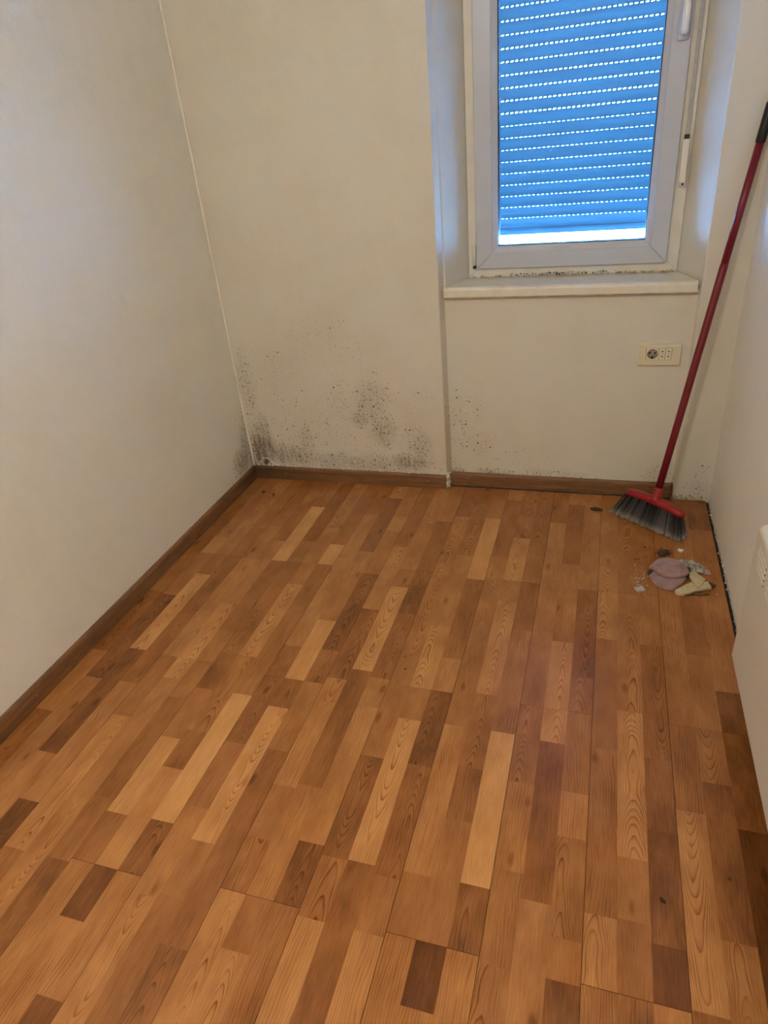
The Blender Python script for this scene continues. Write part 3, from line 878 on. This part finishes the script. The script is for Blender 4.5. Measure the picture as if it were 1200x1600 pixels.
for i in range(n):
    a_ = 2 * math.pi * i / n
    ri.append(bm.verts.new((cx + R_ * math.cos(a_), yf, cz + R_ * math.sin(a_))))
    dp.append(bm.verts.new((cx + R_ * 0.93 * math.cos(a_), yf + 0.0065, cz + R_ * 0.93 * math.sin(a_))))
for i in range(n):
    bm.faces.new((ri[i], ri[(i + 1) % n], dp[(i + 1) % n], dp[i]))
bm.faces.new(dp)
mesh_obj('outlet_cup', bm, plain_mat('dusty_cup', (0.36, 0.31, 0.24), 0.6, 0.3, 0.22, 110), ro)
def pin(p, rr, parent, depth=0.0015):
    bm = bmesh.new()
    tube(bm, [(0, depth, 0), (0, -0.0006, 0)], rr, 12)
    o = mesh_obj('pin_hole', bm, hole, parent)
    o.location = p
    return o
for dx, dz, rr in ((-0.0095, 0.002, 0.0034), (0.0095, 0.002, 0.0034)):
    pin((cx + dx, yf + 0.0063, cz + dz), rr, ro)
bm = bmesh.new()
box(bm, -0.003, 0.003, -0.0058, 0.0, -0.0045, 0.0045)
o = mesh_obj('earth_clip', bm, hole, ro); o.location = (cx, yf + 0.0066, cz - 0.0150)
for x0_ in (0.2085, 0.2305):
    bm = bmesh.new()
    box(bm, x0_, x0_ + 0.0208, yf - 0.0002, YN - 0.0035, 0.5828, 0.6262, 0.0006)
    mo = at_sock(mesh_obj('small_outlet', bm, cream2, sock))
    for dz, rr in ((0.0095, 0.0026), (0.0, 0.0012), (-0.0095, 0.0026)):
        pin((x0_ + 0.0104, yf - 0.0004, cz + dz), rr, mo)

# ================================================================== PANEL HEATER
HX, HY1, HZ0, HZ1 = 0.392, 1.565, 0.122, 0.532
HY0 = 0.72
heater = empty('panel_heater', (XR - 0.03, (HY0 + HY1) / 2, HZ0))
tag(heater, 'white electric panel heater mounted on the right wall', 'heater')
def at_h(o):
    o.location = -Vector(heater.location); return o
hw_m = plain_mat('heater_enamel', (0.74, 0.69, 0.60), 0.30, 0.5, 0.015, 10)
# front shell: slab with rounded top edge
bm = bmesh.new()
prof = [(HX, HZ0), (HX, HZ1 - 0.020)]
for i in range(1, 8):
    a_ = math.pi / 2 * i / 7
    prof.append((HX + 0.020 - 0.020 * math.cos(a_), HZ1 - 0.020 + 0.020 * math.sin(a_)))
prof += [(XR - 0.012, HZ1), (XR - 0.012, HZ0)]
va = [bm.verts.new((x, HY0, z)) for x, z in prof]
vb = [bm.verts.new((x, HY1, z)) for x, z in prof]
bm.faces.new(va[::-1]); bm.faces.new(vb)
for i in range(len(prof)):
    j = (i + 1) % len(prof)
    bm.faces.new((va[i], va[j], vb[j], vb[i]))
es = [e for e in bm.edges if abs(e.verts[0].co.y - e.verts[1].co.y) < 1e-6 and max(e.verts[0].co.x, e.verts[1].co.x) < XR - 0.013]
bmesh.ops.bevel(bm, geom=es, offset=0.004, segments=2, affect='EDGES', profile=0.5)
body = at_h(mesh_obj('heater_body', bm, hw_m, heater))
# grille: groups of pressed louvres under the top edge
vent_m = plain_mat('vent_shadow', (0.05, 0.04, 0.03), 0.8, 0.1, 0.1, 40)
y = HY1 - 0.030
while y - 0.105 > HY0:
    for q in range(4):
        zc = HZ1 - 0.045 - q * 0.0155
        bm = bmesh.new()
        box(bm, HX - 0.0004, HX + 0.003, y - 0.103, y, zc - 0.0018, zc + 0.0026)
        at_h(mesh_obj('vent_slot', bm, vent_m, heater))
        bm = bmesh.new()
        hexa(bm, [(HX - 0.0016, y - 0.099, zc + 0.0006), (HX + 0.001, y - 0.099, zc + 0.0006), (HX + 0.001, y - 0.006, zc + 0.0006), (HX - 0.0016, y - 0.006, zc + 0.0006),
                  (HX - 0.0004, y - 0.103, zc + 0.0060), (HX + 0.001, y - 0.103, zc + 0.0060), (HX + 0.001, y - 0.004, zc + 0.0060), (HX - 0.0004, y - 0.004, zc + 0.0060)])
        at_h(mesh_obj('louvre', bm, hw_m, heater))
    y -= 0.122
for yy in (HY0 + 0.12, HY1 - 0.12):
    bm = bmesh.new()
    box(bm, XR - 0.013, XR, yy - 0.02, yy + 0.02, HZ0 + 0.08, HZ1 - 0.08)
    at_h(mesh_obj('wall_bracket', bm, plain_mat('bracket', (0.4, 0.4, 0.4), 0.5, 0.4, 0.05, 20), heater))

# ================================================================== BROOM
red = plain_mat('red_plastic', (0.33, 0.014, 0.016), 0.34, 0.45, 0.06, 30)
red_dk = plain_mat('red_lacquer', (0.175, 0.006, 0.014), 0.38, 0.45, 0.06, 30)
black = plain_mat('black_rubber', (0.012, 0.012, 0.015), 0.5, 0.4, 0.1, 40)
base = Vector((0.2370, 2.4300, 0.100))       # centre of the block
topp = Vector((0.4430, 2.6270, 1.400))       # end of the handle, resting in the corner
w_ = (topp - base).normalized()
u_ = Vector((0.790, -0.613, 0.0)); u_ = (u_ - w_ * u_.dot(w_)).normalized()
v_ = w_.cross(u_).normalized()               # points to the back
broom = empty('broom', (base.x, base.y, 0.0))
tag(broom, 'red broom with grey bristles leaning in the right corner', 'broom')
BF = Matrix(((u_.x, v_.x, w_.x, base.x), (u_.y, v_.y, w_.y, base.y), (u_.z, v_.z, w_.z, base.z), (0, 0, 0, 1)))
def at_broom(o):
    o.matrix_basis = Matrix.Translation(broom.location).inverted() @ BF; return o
# block: bowed bar thinner to the ends
bm = bmesh.new()
rings = []
N = 26
for i in range(N + 1):
    s = -1 + 2 * i / N
    x = 0.128 * s
    e = (1 - abs(s) ** 12) ** 0.5 if abs(s) < 1 else 0.0
    hw2 = 0.004 + 0.0165 * max(e, 0.05) * (1 - 0.12 * s * s)
    hh = 0.004 + 0.0105 * max(e, 0.1) * (1 - 0.18 * s * s)
    zc = 0.003 - 0.010 * s * s
    ring = []
    for k_ in range(14):
        a_ = 2 * math.pi * k_ / 14
        cs, sn = math.cos(a_), math.sin(a_)
        p_ = lambda q: math.copysign(abs(q) ** 0.55, q)
        ring.append(bm.verts.new((x, hw2 * p_(cs), zc + hh * p_(sn))))
    rings.append(ring)
for i in range(N):
    for k_ in range(14):
        bm.faces.new((rings[i][k_], rings[i][(k_ + 1) % 14], rings[i + 1][(k_ + 1) % 14], rings[i + 1][k_]))
bm.faces.new(rings[0][::-1]); bm.faces.new(rings[-1])
at_broom(mesh_obj('broom_block', bm, red, broom, True))
bm = bmesh.new()
tube(bm, [(0, 0, 0.004), (0, 0, 0.014), (0, 0, 0.024), (0, 0, 0.055), (0, 0, 0.058)], [0.026, 0.020, 0.0172, 0.0155, 0.0140], 20)
at_broom(mesh_obj('handle_socket', bm, red, broom, True))
Lh = (topp - base).length
bm = bmesh.new()
tube(bm, [(0, 0, 0.05), (0, 0, 0.30), (0, 0, 0.845), (0, 0, 0.86)], [0.0132, 0.0132, 0.0132, 0.0122], 18)
at_broom(mesh_obj('lower_handle', bm, red_dk, broom, True))
bm = bmesh.new()
tube(bm, [(0, 0, 0.85), (0, 0, Lh - 0.10)], [0.0122, 0.0122], 18)
at_broom(mesh_obj('upper_handle', bm, red_dk, broom, True))
bm = bmesh.new()
tube(bm, [(0, 0, Lh - 0.118), (0, 0, Lh - 0.115), (0, 0, Lh - 0.012), (0, 0, Lh)], [0.0125, 0.0145, 0.0145, 0.009], 18)
at_broom(mesh_obj('hanging_grip', bm, black, broom, True))
# bristle tufts
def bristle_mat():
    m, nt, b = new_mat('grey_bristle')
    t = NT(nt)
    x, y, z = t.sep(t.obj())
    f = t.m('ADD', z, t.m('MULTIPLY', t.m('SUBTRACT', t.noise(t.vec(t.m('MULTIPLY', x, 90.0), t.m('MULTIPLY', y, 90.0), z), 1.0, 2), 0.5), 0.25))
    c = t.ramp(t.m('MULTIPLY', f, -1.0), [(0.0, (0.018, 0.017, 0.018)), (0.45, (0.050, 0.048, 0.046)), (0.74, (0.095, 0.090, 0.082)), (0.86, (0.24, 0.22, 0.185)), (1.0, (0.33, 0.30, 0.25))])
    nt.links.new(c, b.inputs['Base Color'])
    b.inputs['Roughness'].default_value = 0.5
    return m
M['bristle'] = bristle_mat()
def tuft_mesh(seed):
    """unit tuft: root at the origin, tip near z = -1; strands with flagged ends"""
    r = random.Random(seed)
    bm = bmesh.new()
    for i in range(16):
        a_, q = r.random() * 6.283, math.sqrt(r.random())
        x0_, y0_ = 0.030 * q * math.cos(a_), 0.030 * q * math.sin(a_)
        x1_, y1_ = x0_ * 1.25 + r.uniform(-0.014, 0.014), y0_ * 1.5 + r.uniform(-0.014, 0.014)
        x2_, y2_ = x0_ * 1.7 + r.uniform(-0.022, 0.022), y0_ * 1.7 + r.uniform(-0.022, 0.022)
        L = r.uniform(0.93, 1.0)
        tube(bm, [(x0_, y0_, 0.0), (x1_, y1_, -0.6 * L), (x2_, y2_, -L)], [0.011, 0.012, 0.016], 3)
    bmesh.ops.recalc_face_normals(bm, faces=bm.faces)
    me = bpy.data.meshes.new('bristle_tuft')
    bm.to_mesh(me); bm.free()
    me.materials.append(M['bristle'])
    return me
tufts = [tuft_mesh(s) for s in range(5)]
rb = random.Random(9)
NT_ = 23
ROWS = 3
for j in range(ROWS):
    for i in range(NT_):
        s = -1 + 2 * (i + 0.5 * (j % 2)) / (NT_ - 0.5)
        vq = (j - (ROWS - 1) / 2) / ((ROWS - 1) / 2)
        root = BF @ Vector((0.120 * s, 0.011 * vq, -0.004 - 0.010 * s * s))
        tip = BF @ Vector((0.156 * s + rb.uniform(-0.002, 0.002), 0.024 * vq + rb.uniform(-0.003, 0.003), -0.105))
        d = tip - root
        # stop at the floor
        kk = (root.z - 0.0022) / (root.z - tip.z)
        tip = root + d * kk
        d = tip - root
        q = d.to_track_quat('-Z', 'Y').to_matrix().to_4x4()
        mw = Matrix.Translation(root) @ q @ Matrix.Rotation(rb.random() * 6.28, 4, 'Z') @ Matrix.Diagonal((0.115, 0.115, d.length, 1))
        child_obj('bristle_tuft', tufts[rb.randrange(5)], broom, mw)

# ================================================================== RUBBISH ON THE FLOOR
def fbm(p, s, o=3):
    a, f, t_ = 0.5, s, 0.0
    for _ in range(o):
        t_ += a * mnoise.noise(Vector(p) * f); a *= 0.5; f *= 2.1
    return t_

# pink cloth folded over on itself
def cloth_mat():
    m, nt, b = new_mat('pink_fleece')
    t = NT(nt)
    n = t.noise(t.obj(), 28.0, 4, 0.6)
    f = t.noise(t.obj(), 420.0, 3, 0.7)
    c = t.ramp(n, [(0.30, (0.30, 0.175, 0.175)), (0.6, (0.40, 0.245, 0.245))])
    sp = t.voro(t.obj(), 95.0, dim='3D')
    rr = t.sep(sp.outputs['Color'])[0]
    k = t.m('MULTIPLY', t.mapr(sp.outputs['Distance'], 0.32, 0.12, 0.0, 0.7, smooth=True), t.m('GREATER_THAN', rr, 0.80))
    c = t.mix(k, c, (0.13, 0.08, 0.075, 1))
    nt.links.new(c, b.inputs['Base Color'])
    b.inputs['Roughness'].default_value = 0.95
    b.inputs['Specular IOR Level'].default_value = 0.1
    b.inputs['Sheen Weight'].default_value = 0.3
    t.bump(f, 0.5, 0.002, b)
    return m
def pillow(bm, outline, z0, z1, nrad=9, seed=0, puff=0.5, amp=0.002, crease=None):
    """flat cushion over a closed outline, top puffed, bottom flat"""
    n = len(outline)
    cx = sum(p[0] for p in outline) / n; cy = sum(p[1] for p in outline) / n
    def zt(f, x, y):
        h_ = z0 + (z1 - z0) * (1 - f ** 3.2) ** puff + amp * fbm((x, y, seed), 40.0)
        if crease: h_ -= crease(x, y)
        return h_
    prev = None
    ctop = bm.verts.new((cx, cy, zt(0, cx, cy)))
    for k_ in range(1, nrad + 1):
        f = k_ / nrad
        ring = []
        for (x, y) in outline:
            px, py = cx + (x - cx) * f, cy + (y - cy) * f
            ring.append(bm.verts.new((px, py, zt(min(f, 0.999), px, py))))
        for i in range(n):
            j = (i + 1) % n
            if prev is None: bm.faces.new((ctop, ring[i], ring[j]))
            else: bm.faces.new((prev[i], ring[i], ring[j], prev[j]))
        prev = ring
    low = [bm.verts.new((cx + (v.co.x - cx) * 0.965, cy + (v.co.y - cy) * 0.965, z0 - min(0.004, z0 - 0.0005))) for v in prev]
    for i in range(n):
        j = (i + 1) % n
        bm.faces.new((prev[i], low[i], low[j], prev[j]))
    bm.faces.new(low[::-1])
def smooth_outline(pts, n=56):
    """closed Catmull-Rom through the points"""
    out = []
    m_ = len(pts)
    for i in range(n):
        f = i / n * m_
        k_ = int(f); q = f - k_
        p0, p1, p2, p3 = (Vector((*pts[(k_ + d) % m_], 0)) for d in (-1, 0, 1, 2))
        v = 0.5 * ((2 * p1) + (p2 - p0) * q + (2 * p0 - 5 * p1 + 4 * p2 - p3) * q * q + (3 * p1 - p0 - 3 * p2 + p3) * q ** 3)
        out.append((v.x, v.y))
    return out
OX, OY = 0.272, 2.075
lower = smooth_outline([(x - OX, y - OY) for x, y in ((0.215, 2.075), (0.228, 2.020), (0.262, 1.994), (0.290, 2.000), (0.325, 2.050), (0.334, 2.085), (0.30, 2.11), (0.25, 2.11))])
upper = smooth_outline([(x - OX, y - OY) for x, y in ((0.213, 2.098), (0.224, 2.086), (0.242, 2.062), (0.270, 2.044), (0.305, 2.050), (0.336, 2.072), (0.338, 2.105), (0.318, 2.140), (0.280, 2.158), (0.240, 2.142))])
bm = bmesh.new()
pillow(bm, lower, 0.004, 0.0155, seed=1, puff=0.42)
def cr(x, y):
    # a pinched fold on the upper lobe
    d = abs((y - 0.040) + 0.45 * (x - 0.005) - 8 * (x - 0.01) ** 2)
    return 0.0055 * math.exp(-(d / 0.0045) ** 2) * (1 if -0.004 < x < 0.045 else 0.0) * math.sin(max(0, min(1, (x + 0.004) / 0.049)) * math.pi)
pillow(bm, upper, 0.0195, 0.036, nrad=16, seed=2, puff=0.40, crease=cr)
cl = mesh_obj('folded_cloth', bm, cloth_mat(), None, True, loc=(OX, OY, 0.0))
tag(cl, 'dusty pink cloth folded over on the floor amid the sweepings', 'cloth')

# crumpled dirty paper
def paper_mat(name, col, dirt, thr):
    m, nt, b = new_mat(name)
    t = NT(nt)
    n = t.noise(t.obj(), 55.0, 4, 0.65, 0.6)
    n2 = t.noise(t.obj(), 210.0, 3, 0.6)
    c = t.ramp(n2, [(0.3, tuple(c_ * 0.8 for c_ in col)), (0.7, col)])
    c = t.mix(t.mapr(t.m('ABSOLUTE', t.m('SUBTRACT', n, 0.5)), 0.0, thr, 0.85, 0.0), c, (*dirt, 1))
    nt.links.new(c, b.inputs['Base Color'])
    b.inputs['Roughness'].default_value = 0.85
    b.inputs['Specular IOR Level'].default_value = 0.15
    t.bump(n, 0.4, 0.003, b)
    return m
def crumpled(name, outline, h, seed, mat, loc, amp=0.006, fr=34.0, n=26, thick=0.0012):
    bm = bmesh.new()
    xs = [p[0] for p in outline]; ys = [p[1] for p in outline]
    cx = sum(xs) / len(xs); cy = sum(ys) / len(ys)
    nr, na = 10, len(outline)
    tops = []
    for k_ in range(nr + 1):
        f = k_ / nr
        ring = []
        for (x, y) in outline:
            px, py = cx + (x - cx) * f, cy + (y - cy) * f
            rid = abs(mnoise.noise(Vector((px * fr, py * fr * 1.6, seed)))) + 0.5 * abs(mnoise.noise(Vector((px * fr * 2.2, py * fr * 2.6, seed + 4))))
            zz_ = 0.002 + h * (1 - f ** 2.5) * 0.7 + amp * (1.0 - rid * 2.0)
            ring.append((px + 0.002 * mnoise.noise(Vector((px * 90, py * 90, 7))), py, max(0.0016, zz_)))
        tops.append(ring)
    tv = [[bm.verts.new(p) for p in ring] for ring in tops[1:]]
    bv_ = [[bm.verts.new((p[0], p[1], max(0.0003, p[2] - thick))) for p in ring] for ring in tops[1:]]
    ct = bm.verts.new(tops[0][0]); cb = bm.verts.new((tops[0][0][0], tops[0][0][1], max(0.0003, tops[0][0][2] - thick)))
    for i in range(na):
        j = (i + 1) % na
        bm.faces.new((ct, tv[0][i], tv[0][j])); bm.faces.new((cb, bv_[0][j], bv_[0][i]))
        for k_ in range(nr - 1):
            bm.faces.new((tv[k_][i], tv[k_ + 1][i], tv[k_ + 1][j], tv[k_][j]))
            bm.faces.new((bv_[k_][j], bv_[k_ + 1][j], bv_[k_ + 1][i], bv_[k_][i]))
        bm.faces.new((tv[-1][i], bv_[-1][i], bv_[-1][j], tv[-1][j]))
    return mesh_obj(name, bm, mat, None, False, loc)
OX, OY = 0.358, 2.140
ol = smooth_outline([(x - OX, y - OY) for x, y in ((0.310, 2.178), (0.335, 2.186), (0.375, 2.178), (0.396, 2.150), (0.398, 2.128), (0.385, 2.112), (0.355, 2.108), (0.332, 2.122))], 40)
o = crumpled('crumpled_paper', ol, 0.015, 3.0, paper_mat('grimy_paper', (0.52, 0.46, 0.36), (0.035, 0.028, 0.022), 0.045), (OX, OY, 0.0), 0.006, 42.0)
tag(o, 'crumpled grimy paper with black creases behind the pink cloth', 'paper')
bm = bmesh.new()
hexa(bm, [(-0.010, -0.009, 0.0008), (0.012, -0.010, 0.0008), (0.010, 0.012, 0.0008), (-0.006, 0.014, 0.0008), (-0.010, -0.009, 0.003), (0.012, -0.010, 0.003), (0.008, 0.012, 0.006), (-0.006, 0.014, 0.007)], 0.0006)
o = mesh_obj('torn_scrap', bm, paper_mat('pink_paper', (0.50, 0.34, 0.30), (0.25, 0.16, 0.14), 0.02), None, False, (0.402, 2.120, 0.0))
tag(o, 'small pinkish torn scrap at the edge of the crumpled paper', 'scrap')

# flake of torn cream wallpaper / plaster
OX, OY = 0.350, 2.027
M['flake'] = paper_mat('cream_flake', (0.62, 0.52, 0.31), (0.33, 0.26, 0.15), 0.02)
M['flake_dark'] = paper_mat('singed_edge', (0.10, 0.075, 0.05), (0.03, 0.02, 0.015), 0.06)
flake = empty('torn_flake', (OX, OY, 0.0))
tag(flake, 'cream torn flake with dark edges beside the pink cloth', 'flake')
def slab(name, poly, z0, zt, mat, parent, loc=(0, 0, 0)):
    """poly: (x, y, lift)"""
    bm = bmesh.new()
    lo = [bm.verts.new((x, y, z0 + l)) for x, y, l in poly]
    hi = [bm.verts.new((x * 0.985, y * 0.985, z0 + l + zt)) for x, y, l in poly]
    cxx = sum(p[0] for p in poly) / len(poly); cyy = sum(p[1] for p in poly) / len(poly); cl_ = sum(p[2] for p in poly) / len(poly)
    c1 = bm.verts.new((cxx, cyy, z0 + cl_ + zt + 0.0025)); c0 = bm.verts.new((cxx, cyy, z0 + cl_))
    n = len(poly)
    for i in range(n):
        j = (i + 1) % n
        bm.faces.new((lo[i], lo[j], hi[j], hi[i]))
        bm.faces.new((c1, hi[i], hi[j])); bm.faces.new((c0, lo[j], lo[i]))
    return mesh_obj(name, bm, mat, parent, False, loc)
P_ = lambda *q: [(x - 0.345, y - 2.030, l) for x, y, l in q]
slab('flake_base', P_((0.284, 1.990, 0), (0.288, 1.976, 0), (0.305, 1.972, 0), (0.330, 1.982, 0.002), (0.352, 2.000, 0.003), (0.400, 2.022, 0.002), (0.392, 2.052, 0.004), (0.350, 2.048, 0.006), (0.318, 2.020, 0.004), (0.298, 2.002, 0.002)), 0.003, 0.009, M['flake'], flake)
slab('flake_flap', P_((0.338, 2.096, 0.002), (0.352, 2.102, 0.003), (0.372, 2.075, 0.004), (0.384, 2.058, 0.004), (0.362, 2.006, 0.004), (0.350, 2.010, 0.004), (0.334, 2.062, 0.006)), 0.012, 0.004, M['flake'], flake)
slab('dark_edge', P_((0.302, 1.972, 0), (0.345, 1.984, 0), (0.352, 1.998, 0.001), (0.318, 1.986, 0.001)), 0.001, 0.005, M['flake_dark'], flake)
slab('dark_edge', P_((0.378, 2.066, 0), (0.408, 2.046, 0), (0.415, 2.038, 0), (0.402, 2.030, 0.001), (0.385, 2.050, 0.002)), 0.006, 0.007, M['flake_dark'], flake)
bm_poly = [(-0.03, -0.004, 0), (0.0, -0.010, 0), (0.034, 0.004, 0), (0.012, 0.009, 0.001), (-0.015, 0.006, 0.001)]
o = slab('brown_shard', bm_poly, 0.0006, 0.004, paper_mat('brown_shard', (0.20, 0.10, 0.04), (0.06, 0.03, 0.015), 0.05), None, (0.366, 1.990, 0.0))
tag(o, 'thin brown wood shard in front of the cream flake', 'shard')

# small white ticket
bm = bmesh.new()
box(bm, -0.0145, 0.0145, -0.0125, 0.0125, 0.0006, 0.0020)
bmesh.ops.subdivide_edges(bm, edges=bm.edges[:], cuts=3, use_grid_fill=True)
for v in bm.verts:
    v.co.z += 0.0015 * (v.co.x / 0.0145) ** 2
o = mesh_obj('paper_ticket', bm, paper_mat('white_ticket', (0.62, 0.58, 0.50), (0.30, 0.27, 0.23), 0.05), None, False, (0.180, 1.987, 0.0))
o.rotation_euler = (0, 0, 0.45)
tag(o, 'small square white ticket lying left of the pink cloth', 'ticket')

# grey fluff: tangled fibres round a soft core
def fluff(name, loc, rx, ry, rz, n, seed, mat, label, cat='fluff', fibre=0.0006):
    r = random.Random(seed)
    bm = bmesh.new()
    for i in range(7):
        res = bmesh.ops.create_icosphere(bm, subdivisions=2, radius=1.0)
        ox, oy = r.uniform(-0.5, 0.5) * rx, r.uniform(-0.5, 0.5) * ry
        for v in res['verts']:
            q = v.co.copy()
            k_ = 0.45 * (1 + 0.6 * mnoise.noise(q * 2.5 + Vector((i, 0, 0))))
            v.co = Vector((ox + q.x * rx * k_, oy + q.y * ry * k_, max(0.0006, rz * 0.45 + q.z * rz * k_)))
    for i in range(n):
        a_ = r.random() * 6.283
        p = Vector((r.gauss(0, 0.5) * rx, r.gauss(0, 0.5) * ry, abs(r.gauss(0.4, 0.3)) * rz + 0.001))
        d = Vector((math.cos(a_), math.sin(a_), r.uniform(-0.3, 0.3)))
        pts = []
        for k_ in range(5):
            pts.append(Vector((p.x, p.y, max(0.0008, p.z))))
            p = p + d * r.uniform(0.12, 0.3) * rx
            d = (d + Vector((r.uniform(-0.7, 0.7), r.uniform(-0.7, 0.7), r.uniform(-0.5, 0.4)))).normalized()
        tube(bm, pts, fibre, 3)
    o = mesh_obj(name, bm, mat, None, False, loc)
    return tag(o, label, cat)
fl_m = plain_mat('grey_dust', (0.085, 0.070, 0.055), 0.95, 0.05, 0.3, 200)
fluff('dust_fluff', (0.344, 2.104, 0.0), 0.014, 0.040, 0.018, 90, 31, fl_m, 'grey dust fluff between the pink cloth and the paper')
fluff('dust_ball', (0.266, 2.216, 0.0), 0.022, 0.020, 0.016, 60, 32, plain_mat('brown_grey_dust', (0.10, 0.080, 0.055), 0.95, 0.05, 0.3, 200), 'little grey dust ball between broom and pink cloth')
fluff('dust_tuft', (0.215, 2.084, 0.0), 0.010, 0.016, 0.010, 40, 33, fl_m, 'dark dust tuft at the left end of the pink cloth')
# white chip
o = slab('white_chip', [(-0.010, 0.002, 0), (-0.003, -0.006, 0), (0.004, -0.008, 0), (0.012, 0.004, 0.002), (0.004, 0.001, 0), (-0.004, 0.008, 0.002)], 0.0005, 0.006, plain_mat('white_plaster', (0.80, 0.74, 0.62), 0.8, 0.2, 0.06, 60), None, (0.326, 2.246, 0.0))
tag(o, 'white plaster chip lying between the broom and the paper', 'chip')
# dark wedge near the skirting
o = slab('dark_wedge', [(-0.024, 0.004, 0), (-0.006, -0.010, 0), (0.026, -0.006, 0), (0.018, 0.004, 0.001), (-0.002, 0.010, 0.002)], 0.0005, 0.006, paper_mat('dark_scrap', (0.075, 0.058, 0.040), (0.03, 0.022, 0.015), 0.06), None, (0.026, 2.508, 0.0))
tag(o, 'dark brown leaf-like scrap on the floor left of the broom', 'scrap')

# crumbs strewn round the sweepings
r = random.Random(40)
pts = []
for i in range(120):
    x = 0.185 + r.gauss(0, 0.022); y = 2.045 + r.gauss(0, 0.055)
    if x > 0.212 and y < 2.15: continue
    s = 0.0008 + 0.0030 * r.random() ** 4
    pts.append((x, y, s * 0.6, s))
for x, y, s in ((0.181, 2.246, 0.003), (0.186, 2.205, 0.0035), (0.213, 2.262, 0.002), (0.205, 2.012, 0.0035), (0.186, 2.004, 0.006), (0.178, 2.012, 0.0035), (0.421, 2.000, 0.003), (0.245, 2.208, 0.002), (0.420, 2.06, 0.002)):
    pts.append((x, y, s * 0.5, s))
o = rubble_mesh('plaster_crumbs', pts, plain_mat('crumbs', (0.62, 0.52, 0.40), 0.9, 0.1, 0.2, 200), None, 41)
tag(o, 'pale plaster crumbs strewn on the floor beside the pink cloth', 'crumbs', kind='stuff')
pts = []
for i in range(160):
    a_ = r.random()
    if a_ < 0.35: x, y = 0.20 + r.gauss(0, 0.05), 2.20 + r.gauss(0, 0.04)
    elif a_ < 0.7:
        q = r.random(); x, y = 0.11 + 0.22 * q + r.gauss(0, 0.006), 2.47 - 0.16 * q + r.gauss(0, 0.006)
    else: x, y = XL + 0.03 + abs(r.gauss(0, 0.12)), 2.56 - abs(r.gauss(0, 0.12))
    if x < XL + 0.016 or y > 2.60: continue
    s = 0.0007 + 0.0026 * r.random() ** 3
    pts.append((x, y, s * 0.5, s))
for x, y, s in ((-1.36, 1.83, 0.004), (0.20, 0.905, 0.006), (0.335, 0.985, 0.004), (-0.50, 1.46, 0.003), (-1.46, 2.47, 0.007), (-1.40, 2.45, 0.006)):
    pts.append((x, y, s * 0.3, s))
o = rubble_mesh('floor_grit', pts, plain_mat('grit', (0.05, 0.035, 0.022), 0.9, 0.1, 0.2, 200), floor, 42)
o['kind'] = 'stuff'

# ================================================================== CEILING LAMP (above and behind the view)
lamp = empty('ceiling_lamp', (LAMP_POS[0], LAMP_POS[1], ZC))
tag(lamp, 'round opal glass lamp hanging from the ceiling', 'lamp')
bm = bmesh.new()
tube(bm, [(0, 0, 0), (0, 0, -0.012), (0, 0, -0.03)], [0.05, 0.05, 0.02], 24)
mesh_obj('ceiling_rose', bm, pvc, lamp, True)
bm = bmesh.new()
tube(bm, [(0, 0, -0.02), (0, 0, LAMP_POS[2] - ZC + 0.06)], 0.004, 8)
mesh_obj('cord', bm, pvc, lamp, True)
bm = bmesh.new()
bmesh.ops.create_uvsphere(bm, u_segments=24, v_segments=16, radius=0.075)
em, ent, eb = new_mat('opal_glow')
ent.nodes.remove(eb)
e_ = ent.nodes.new('ShaderNodeEmission')
e_.inputs[0].default_value = (*LAMP_COLOR, 1)
e_.inputs[1].default_value = LAMP_POWER / (math.pi * 4 * math.pi * 0.075 ** 2)
ent.links.new(e_.outputs[0], ent.nodes['Material Output'].inputs[0])
o = mesh_obj('opal_globe', bm, em, lamp, True)
o.location = (0, 0, LAMP_POS[2] - ZC)
